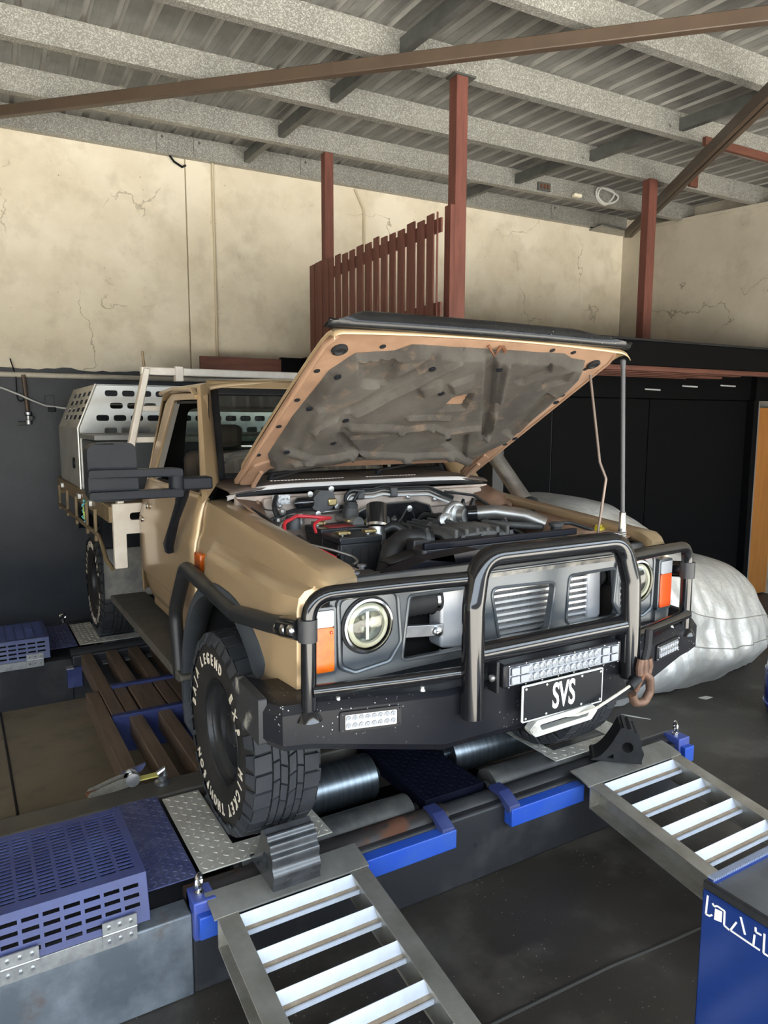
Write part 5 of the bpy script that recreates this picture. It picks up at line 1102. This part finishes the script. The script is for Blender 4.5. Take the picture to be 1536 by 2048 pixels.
yc = G(); yc.lathe([(.026, 0), (.026, .02), (.02, .024)], (2.47, 2.27, 1.548), (0, 0, 1), 14); yc.box(2.45, 2.50, 2.262, 2.278, 1.572, 1.582); yc.obj('bottle_cap', mat('yellow_cap', (.62, .50, .03), .5), rd, label='yellow bottle cap')
# batteries
for k, (x0, x1, y0, y1, zt) in enumerate(((1.352, 1.552, 2.66, 2.835, 1.555), (1.36, 1.60, 2.86, 3.03, 1.565))):
    b = thing('battery', ((x0 + x1) / 2, (y0 + y1) / 2, zt - .2), None, None, parent=ute)
    G().box(x0, x1, y0, y1, zt - .20, zt - .028).obj('battery_case', 'eng_black', b, bev=.006)
    G().box(x0 - .004, x1 + .004, y0 - .004, y1 + .004, zt - .03, zt).obj('battery_lid', mat('lid_black', (.020, .021, .024), .35), b, bev=.005)
    for i in range(5): G().box(x0 + .02 + i * .038, x0 + .022 + i * .038, y0 - .003, y0, zt - .18, zt - .05).obj('case_rib', 'eng_black', b)
    for tx in (x0 + .03, x1 - .04):
        G().lathe([(.012, 0), (.010, .02)], (tx, y0 + .05 + .06 * k, zt), (0, 0, 1), 12).obj('terminal', 'steel', b)
        g = G(); g.box(tx - .022, tx + .022, y0 + .03 + .06 * k, y0 + .07 + .06 * k, zt + .006, zt + .02); g.cyl((tx + .03, y0 + .03 + .06 * k, zt + .013), (tx + .03, y0 + .075 + .06 * k, zt + .013), .008, n=8); g.obj('terminal_clamp', 'brass', b, bev=.004)
    if k: G().box(x0 + .05, x1 - .06, y0 + .02, y0 + .1, zt, zt + .002).obj('red_label', mat('red_label', (.35, .03, .03), .5), b)
wr_ = thing('wiring', (1.4, 2.8, 1.55), None, None, parent=ute)
def cable(pts, r, m, name='cable', n=8): return G().tube(fillet(pts, .04, 5), r, n).obj(name, m, wr_)
cable([(1.24, 2.74, 1.525), (1.175, 2.84, 1.56), (1.19, 2.88, 1.605), (1.27, 2.92, 1.625), (1.36, 2.94, 1.612), (1.45, 2.95, 1.60)], .0085, 'red_cable', 'red_cable')
cable([(1.45, 2.95, 1.60), (1.38, 2.92, 1.60), (1.33, 2.88, 1.585), (1.335, 2.86, 1.55)], .007, 'red_cable', 'red_cable')
cable([(1.215, 2.72, 1.535), (1.27, 2.68, 1.505), (1.33, 2.66, 1.47)], .010, 'red_cable', 'red_cable')
G().bar((1.195, 2.765, 1.555), (1.225, 2.715, 1.525), .035, .03).obj('fuse_holder', 'eng_black', wr_, bev=.004)
cable([(1.52, 2.72, 1.573), (1.45, 2.76, 1.575), (1.37, 2.70, 1.555), (1.34, 2.66, 1.48)], .007, 'eng_black')
cable([(1.20, 2.62, 1.545), (1.26, 2.56, 1.53), (1.33, 2.50, 1.505), (1.335, 2.47, 1.49), (1.30, 2.45, 1.485)], .006, 'pipe_alu', 'hold_down_rod')
cable([(1.10, 3.10, 1.66), (1.13, 3.0, 1.63), (1.16, 2.9, 1.60), (1.165, 2.85, 1.52)], .007, 'eng_black')
cable([(1.14, 2.98, 1.575), (1.17, 2.98, 1.605), (1.25, 3.0, 1.63), (1.34, 3.06, 1.635), (1.5, 3.07, 1.625), (1.62, 3.06, 1.64)], .010, 'eng_black')
cable([(1.18, 2.9, 1.50), (1.185, 2.92, 1.60), (1.25, 2.95, 1.61), (1.42, 3.05, 1.615), (1.6, 3.06, 1.62)], .006, 'pipe_alu', 'brake_line')
for k, (z, y, m) in enumerate(((1.712, 3.08, 'eng_black'), (1.700, 3.085, 'eng_black'), (1.690, 3.08, 'pipe_alu'), (1.672, 3.075, 'cable_white'))):
    cable([(1.60, y, z - .03), (1.62, y, z), (1.74, y - .01, z), (1.80, y - .01, z + .012), (1.88, y, z), (2.08, y, z - .004), (2.14, y - .01, z - .03), (2.20, y - .06, z - .06)], .006, m, 'loom')
cable([(1.60, 3.07, 1.62), (1.585, 3.07, 1.68), (1.61, 3.06, 1.712), (1.68, 3.06, 1.705)], .009, 'eng_black', 'heater_hose')
cable([(1.64, 3.07, 1.60), (1.635, 3.07, 1.66), (1.66, 3.06, 1.70)], .009, 'eng_black', 'heater_hose')
for x in (1.67, 1.86): G().box(x - .02, x + .02, 3.055, 3.09, 1.665, 1.715).obj('loom_clip', 'eng_grey', wr_, bev=.006)
cable([(2.16, 3.05, 1.68), (2.30, 2.98, 1.66), (2.36, 2.9, 1.60)], .007, 'eng_black')
cable([(1.70, 2.80, 1.56), (1.73, 2.78, 1.60), (1.76, 2.78, 1.65)], .004, 'eng_black', 'dipstick')
rnd = random.Random(11)
for k in range(12):
    x = 1.75 + .05 * k * .7 + .05 * rnd.random(); y = 2.5 + .3 * rnd.random()
    cable([(x, y, 1.50), (x + .05, y - .02, 1.545 + .02 * rnd.random()), (x + .14, y + .03, 1.53), (x + .2, y - .03, 1.49)], .005 + .004 * rnd.random(), rnd.choice(['eng_black', 'eng_black', 'eng_grey']), 'loom')
# wiper motor
wm = thing('wiper_motor', (1.40, 3.08, 1.66), None, None, parent=ute)
G().lathe([(.012, -.012), (.022, 0), (.027, .008), (.027, .075), (.024, .08)], (1.325, 3.055, 1.665), (1, 0, .02), 20).obj('motor_can', mat('gloss_black', (.010, .010, .011), .15, coat=.5), wm)
G().plate([f2([(1.40, 1.635), (1.405, 1.685), (1.44, 1.72), (1.51, 1.715), (1.525, 1.66), (1.50, 1.63), (1.45, 1.615)], .012)], lambda a, b, t: Vector((a, 3.04 + t, b)), 0, .05).obj('gear_case', 'eng_grey', wm, bev=.008)
G().box(1.48, 1.525, 3.03, 3.045, 1.645, 1.68).obj('gear_cover', 'brass', wm, bev=.006)
for x, z in ((1.39, 1.705), (1.50, 1.725), (1.53, 1.64), (1.43, 1.61)): G().lathe([(.014, 0), (.014, .01), (.006, .012)], (x, 3.05, z), (0, -1, 0), 10).obj('mount_bolt', 'cast_alu', wm)
# brake master cylinder and reservoir
mc = thing('brake_cylinder', (1.56, 3.0, 1.6), None, None, parent=ute)
G().lathe([(.038, 0), (.040, .03), (.034, .05), (.036, .055), (.036, .065)], (1.58, 3.0, 1.585), (0, 0, 1), 18).obj('reservoir', 'eng_grey', mc)
G().lathe([(.032, 0), (.032, .014), (.02, .018)], (1.58, 3.0, 1.65), (0, 0, 1), 18).obj('reservoir_cap', 'eng_black', mc)
G().cyl((1.58, 3.1, 1.58), (1.58, 2.92, 1.57), .03).obj('cylinder', 'cast_alu', mc)
for x, z in ((1.20, 1.60), (1.22, 1.64), (1.185, 1.575)): G().ball((x, 2.97, z), .017, 8).obj('valve_fitting', 'cast_alu', mc)
# heat shield and intake pipe
G().plate([f2([(-.17, 1.50), (-.14, 1.60), (-.05, 1.635), (.20, 1.64), (.28, 1.615), (.33, 1.50)], .03)], lambda a, b, t: Vector((XC + a, 3.04 + t, b)), 0, .006).obj('heat_shield', 'gloss_black', bay)
G().tube([XC and (XC + a, 3.04, b) for a, b in ((-.17, 1.51), (-.14, 1.602), (-.05, 1.637), (.20, 1.642), (.28, 1.617), (.33, 1.51))], .006, 6).obj('shield_edge', 'pipe_alu', bay)
for x in (-.06, .16): G().lathe([(.016, 0), (.016, .004), (.007, .006)], (XC + x, 3.04, 1.605), (0, -1, 0), 14).obj('shield_washer', 'bolt', bay)
ip = thing('intake_pipe', (1.62, 2.8, 1.5), None, None, parent=ute)
G().tube([(1.585, 2.76, 1.45), (1.60, 2.78, 1.57)], .042, 20).obj('alloy_pipe', 'cast_alu', ip)
G().tube([(1.598, 2.778, 1.565), (1.625, 2.83, 1.66)], .048, 22).obj('rubber_joiner', 'gloss_black', ip)
G().tube([(1.599, 2.779, 1.570), (1.602, 2.783, 1.582)], .0495, 22).obj('hose_clamp', 'chrome', ip)
G().tube(fillet([(1.605, 2.72, 1.565), (1.645, 2.70, 1.585), (1.68, 2.66, 1.55), (1.675, 2.60, 1.47)], .05), .020, 12).obj('breather_hose', 'eng_black', ip)
# engine top
en = thing('engine', (1.9, 2.6, 1.4), None, None, parent=ute)
G().box(1.62, 2.10, 2.52, 3.02, 1.15, 1.47).obj('engine_block', 'eng_black', en, bev=.02)
G().box(1.78, 2.02, 2.60, 3.0, 1.47, 1.525).obj('rocker_cover', 'eng_grey', en, bev=.02)
g = G()
g.rows([[(1.735 + .37 * k / 10, y, z + .028 * math.sin(math.pi * k / 10)) for k in range(11)] for y, z in ((2.40, 1.50), (2.42, 1.545), (2.47, 1.568), (2.56, 1.570), (2.62, 1.555), (2.66, 1.50))]); g.obj('timing_cover', mat('cover_grey', (.065, .062, .058), .6, c2=(.10, .095, .085), scale=9), en, smooth=40, solid=.01)
for k in range(6): G().box(1.77 + k * .056, 1.788 + k * .056, 2.415, 2.60, 1.535, 1.592).obj('cover_rib', 'cover_grey', en, bev=.006)
for x, y in ((1.80, 2.41), (1.90, 2.405), (2.0, 2.405), (2.08, 2.43)): G().lathe([(.011, 0), (.011, .012)], (x, y, 1.555), (0, -1, .2), 10).obj('cover_bolt', 'eng_black', en)
G().tube(fillet([(1.47, 2.48, 1.42), (1.52, 2.52, 1.515), (1.62, 2.58, 1.545), (1.74, 2.55, 1.53)], .07, 7), .044, 16).obj('radiator_hose', 'eng_black', en)
G().lathe([(.046, 0), (.047, .0), (.047, .02), (.046, .02)], (1.70, 2.56, 1.536), (1, -.2, -.1), 18).obj('hose_clamp', 'eng_grey', en)
G().box(1.56, 1.63, 2.41, 2.47, 1.46, 1.565).obj('relay_box', 'eng_black', en, bev=.006)
for k in range(7): G().box(1.80 + .03 * k, 1.815 + .03 * k, 2.68, 2.9, 1.50, 1.56 + .008 * (k % 3)).obj('injector_line', 'eng_grey', en, bev=.004)
# turbo and crossover pipe
tu = thing('turbocharger', (2.05, 2.8, 1.55), None, None, parent=ute)
vol = [Vector((2.045 + (.045 + .012 * t / 6.28) * math.cos(t), 2.79, 1.595 + (.045 + .012 * t / 6.28) * math.sin(t))) for t in [6.28 * i / 28 for i in range(29)]]
G().tube(vol, [.018 + .012 * i / 28 for i in range(29)], 12).obj('compressor_scroll', 'cast_alu', tu)
G().lathe([(.060, .0), (.055, .012), (.035, .02), (.030, .05), (.034, .055)], (2.045, 2.785, 1.595), (.35, -1, .05), 22).obj('inlet', 'cast_alu', tu)
G().lathe([(.030, 0), (.034, .004), (.034, .03), (.020, .036), (.012, .036)], (1.955, 2.76, 1.575), (-.2, -1, .3), 18).obj('wastegate', 'cast_alu', tu)
G().ball((1.955, 2.73, 1.585), .012, 8).obj('wastegate_nut', 'chrome', tu)
G().tube([(2.085, 2.755, 1.60), (2.125, 2.735, 1.602)], .043, 20).obj('silicone_joiner', 'gloss_black', tu)
G().tube(fillet([(2.115, 2.74, 1.602), (2.20, 2.68, 1.612), (2.31, 2.585, 1.595), (2.375, 2.52, 1.56)], .08, 7), .036, 20).obj('crossover_pipe', 'pipe_alu', tu)
G().tube([(2.08, 2.62, 1.575), (2.30, 2.46, 1.56)], .016, 12).obj('coolant_tube', 'eng_grey', tu)
for k in range(2): G().prism([(2.12 + .06 * k, 1.60), (2.15 + .06 * k, 1.66), (2.165 + .06 * k, 1.60)], 'y', 2.86, 2.88).obj('bracket', 'eng_black', tu)
G().lathe([(.075, 0), (.078, .006), (.03, .012), (.012, .014)], (2.43, 2.66, 1.565), (-.1, -.5, 1), 24).obj('strut_cap', 'eng_black', bay)
G().box(2.25, 2.42, 2.75, 3.0, 1.45, 1.60).obj('air_cleaner', 'eng_black', bay, bev=.03)
# small loose parts filling the far corner
for k, (x, y, z) in enumerate(((2.30, 2.2, 1.52), (2.40, 2.15, 1.52), (2.20, 2.2, 1.53))): G().box(x, x + .07, y, y + .05, z - .04, z + .012).obj('relay', 'eng_black', bay, bev=.006)

# further hoses, fittings and clamps around the engine
cl_ = thing('engine_fittings', (1.9, 2.75, 1.5), None, None, parent=ute)
rnd = random.Random(21)
for k in range(9):
    x = 1.68 + .075 * k; y = 2.66 + .26 * rnd.random(); z = 1.535 + .03 * rnd.random()
    G().tube(fillet([(x, y + .14, z - .05), (x + .02, y + .08, z + .02), (x + .06 * rnd.random(), y, z + .015), (x + .03, y - .10, z - .05)], .05), .009 + .007 * rnd.random(), 8).obj('hose', rnd.choice(['eng_black', 'eng_grey', 'gloss_black']), cl_)
for k in range(10):
    x = 1.62 + .07 * k + .02 * rnd.random(); y = 2.52 + .42 * rnd.random(); z = 1.545 + .025 * rnd.random()
    G().lathe([(.009, 0), (.013, .004), (.013, .016), (.007, .02), (.007, .03)], (x, y, z), (rnd.uniform(-.4, .4), -.5, 1), 10).obj('fitting', rnd.choice(['cast_alu', 'steel', 'brass']), cl_)
for x, y, z, r_, h, m in ((1.27, 2.97, 1.56, .035, .06, 'eng_grey'), (1.33, 3.03, 1.57, .022, .05, 'cast_alu'), (1.72, 2.94, 1.52, .04, .07, 'eng_grey'), (2.28, 2.92, 1.58, .045, .03, 'eng_grey'), (1.22, 2.60, 1.47, .03, .05, 'eng_black')):
    G().lathe([(r_, 0), (r_, h * .8), (r_ * .8, h), (r_ * .4, h * 1.05)], (x, y, z), (0, 0, 1), 16).obj('canister', m, cl_)
for x, y, z in ((1.25, 3.08, 1.655), (1.95, 3.075, 1.66), (2.12, 3.08, 1.64), (2.24, 3.085, 1.67)):
    G().lathe([(.012, 0), (.012, .008), (.006, .012)], (x, y, z), (0, -1, 0), 10).obj('firewall_bolt', 'bolt', cl_)
G().tube(fillet([(1.24, 3.09, 1.70), (1.20, 3.02, 1.66), (1.21, 2.97, 1.58)], .05), .012, 8).obj('clutch_hose', 'eng_black', cl_)
G().box(1.09, 1.16, 2.30, 2.55, 1.46, 1.52).obj('fuse_box', 'eng_black', cl_, bev=.01)
G().box(1.30, 1.34, 2.28, 2.60, 1.42, 1.46).obj('battery_tray', 'bay_paint', cl_, bev=.006)
# ================================================================== covered car, cabinet, odds and ends
mat('cover_cloth', (.50, .49, .46), .42, .45, c2=(.60, .59, .56), scale=2.5, c3=(.40, .37, .32), scale3=3., lo3=.5, hi3=.75, bump=.8, bscale=20)
cvr = thing('covered_car', (4.9, 4.2, 0), 'car under a wrinkled silver cloth cover', 'car')
CS = [(3.42, .55, .62), (3.45, 1.0, .74), (3.55, 1.32, .80), (3.75, 1.46, .84), (4.0, 1.485, .87), (4.25, 1.43, .89), (4.5, 1.29, .905), (4.75, 1.12, .92), (5.0, 1.00, .92), (5.25, .945, .90), (5.5, .90, .86), (5.7, .84, .79), (5.85, .75, .70), (5.95, .63, .60), (6.01, .48, .50), (6.03, .30, .42)]
YC_ = 4.13; rnd = random.Random(2)
from mathutils import noise
def cs(x):
    for a, b in zip(CS, CS[1:]):
        if x <= b[0]: u = (x - a[0]) / (b[0] - a[0]); return a[1] + (b[1] - a[1]) * u, a[2] + (b[2] - a[2]) * u
    return CS[-1][1:]
def cvp(x, t, off=0.):
    h, b = cs(x); c, s = math.cos(t), math.sin(t)
    zz = h * abs(s) ** .62; sp_ = .93 + .07 * math.sin(min(1, zz / .45) * math.pi) ; low = 1 - .13 * max(0, 1 - zz / .22)
    y = YC_ - b * math.copysign(abs(c) ** .62, c) * sp_ * low
    n = noise.noise(Vector((x * 3.3, y * 3.1, zz * 5.5))) * .036 + noise.noise(Vector((x * 9, y * 2.5, zz * 3))) * .026 + noise.noise(Vector((x * 22, y * 5, zz * 8))) * .009 + .007 * math.sin(x * 21 + 3 * noise.noise(Vector((x, y, zz * 3))) * 3)
    wgt = min(1, .35 + (1 - zz / max(h, .01)) * 1.1); k = n * wgt + off
    dx = .0 if x < 5.6 else (x - 5.6) * .6
    return Vector((x + k * dx, y - math.copysign(abs(c) ** .5, c) * k, max(.004, zz + k * .8 * abs(s) + .012 * math.sin(x * 6) * max(0, 1 - zz / .1))))
xs = [3.42 + (6.03 - 3.42) * (i / 110) for i in range(111)]; TS = [math.pi * (j / 90) for j in range(91)]
g = G(); g.rows([[cvp(x, t) for t in TS] for x in xs])
e = [cvp(6.03, t) for t in TS]; ce = [Vector((6.05, YC_ + (p.y - YC_) * .55, p.z * .6)) for p in e]; ce2 = [Vector((6.05, YC_, p.z * .2)) for p in e]
g.rows([e, ce, ce2]); e = [cvp(3.42, t) for t in TS]; g.rows([e, [Vector((3.41, YC_, p.z * .4)) for p in e]])
g.obj('cloth_cover', 'cover_cloth', cvr, smooth=80)
for t0 in (.115, .050):
    pts = [cvp(4.0 + 1.99 * i / 80, t0 * math.pi, .002) for i in range(81)]
    G().tube(pts, .004, 6).obj('seam', mat('seam_thread', (.24, .22, .19), .8), cvr)
# blue console cabinet
cb = thing('blue_cabinet', (1.85, .7, 0), 'glossy blue steel cabinet with black top and white outlined logo', 'cabinet')
mat('cab_blue', (.004, .020, .115), .2, spec=.5, c2=(.005, .023, .13), scale=3)
mat('cab_top', (.06, .06, .062), .35, c2=(.10, .10, .10), scale=4., lo=.45, hi=.7, speck=(.4, .4, .4), speck_scale=40., speck_t=.08)
G().box(1.54, 2.10, .35, 1.03, .06, .882).obj('cabinet_body', 'cab_blue', cb, bev=.006)
G().box(1.548, 2.09, .36, 1.02, .0, .06).obj('plinth', 'black_rubber', cb)
G().box(1.552, 2.09, .36, 1.018, .882, .893).obj('top_mat', 'cab_top', cb, bev=.003)
for a in ((1.542, 1.556, .35, 1.03), (2.085, 2.10, .35, 1.03), (1.556, 2.085, 1.012, 1.03), (1.556, 2.085, .35, .362)): G().box(*a, .882, .904).obj('top_rim', 'black_rubber' if a[1] < 1.6 else 'cab_blue', cb, bev=.003)
bd = None
for k in range(70):
    o = G().cyl((1.562 + k * .0074, 1.012, .906), (1.562 + k * .0074, 1.030, .906), .003, n=6).obj('edge_bead', mat('bead', (.30, .34, .45), .4, .5), cb) if bd is None else dup(bd, cb, (k * .0074, 0, 0))
    bd = bd or o
LG = [[(1.013, .872), (1.015, .821), (1.005, .822), (.998, .829)], [(.999, .86), (.994, .855), (.986, .861), (.966, .86), (.965, .823), (.951, .82)], [(.934, .851), (.948, .821), (.891, .82), (.873, .82)], [(.925, .871), (.911, .834)], [(.887, .869), (.886, .858), (.872, .859)], [(.888, .849), (.889, .823)], [(.865, .867), (.864, .819), (.852, .819)], [(.84, .87), (.84, .82), (.80, .82)]]
mat('logo_white', (.68, .66, .60), .4)
for st in LG:
    g = G()
    for (a, b), (c, d) in zip(st, st[1:]): g.bar((1.5392, a, b), (1.5392, c, d), .0042, .002, (1, 0, 0))
    g.obj('logo_stroke', 'logo_white', cb, smooth=0)
G().plate([[(.991, .851), (.972, .855), (.972, .826), (.992, .821)]], lambda a, b, t: Vector((1.5385 + t, a, b)), 0, .001).obj('logo_block', 'logo_white', cb)
# blue drum at the edge of view
dm = thing('blue_drum', (4.86, 2.66, 0), 'glossy dark blue drum at the picture edge near the covered car', 'drum')
G().lathe([(.16, .0), (.19, .02), (.205, .08), (.212, .2), (.212, .30), (.20, .40), (.17, .45), (.15, .46)], (4.87, 2.63, .01), (0, 0, 1), 40).obj('drum_shell', mat('drum_blue', (.008, .03, .22), .2, coat=.6), dm, smooth=50)
G().lathe([(.15, .0), (.15, .012), (.13, .014)], (4.87, 2.63, .468), (0, 0, 1), 30).obj('drum_lid', 'black_plastic', dm)
for r_ in (.10, .33): G().lathe([(.208, -.008), (.216, -.004), (.216, .004), (.208, .008)], (4.87, 2.63, .01 + r_), (0, 0, 1), 40, cap=False).obj('drum_hoop', MATS['drum_blue'], dm)
# scraps on the floor
G().prism([(3.88, 3.30), (3.93, 3.235), (3.99, 3.135), (3.975, 3.15), (3.91, 3.23)], 'z', .001, .004).obj('paper_strip', mat('paper', (.5, .5, .46), .8), label='thin pale strip of litter on the dark floor', cat='litter')
G().prism([(4.62, 3.22), (4.70, 3.21), (4.72, 3.17), (4.64, 3.17)], 'z', .001, .004).obj('paper_scrap', 'paper', label='square scrap of white paper by the car cover', cat='litter')
# column carrying the loft corner beside the covered car
G().box(3.17, 3.27, 3.90, 4.0, 0, 2.53).obj('loft_column', mat('black_timber', (.02, .019, .018), .6), bev=.004, label='black timber column beside the covered car', cat='post')
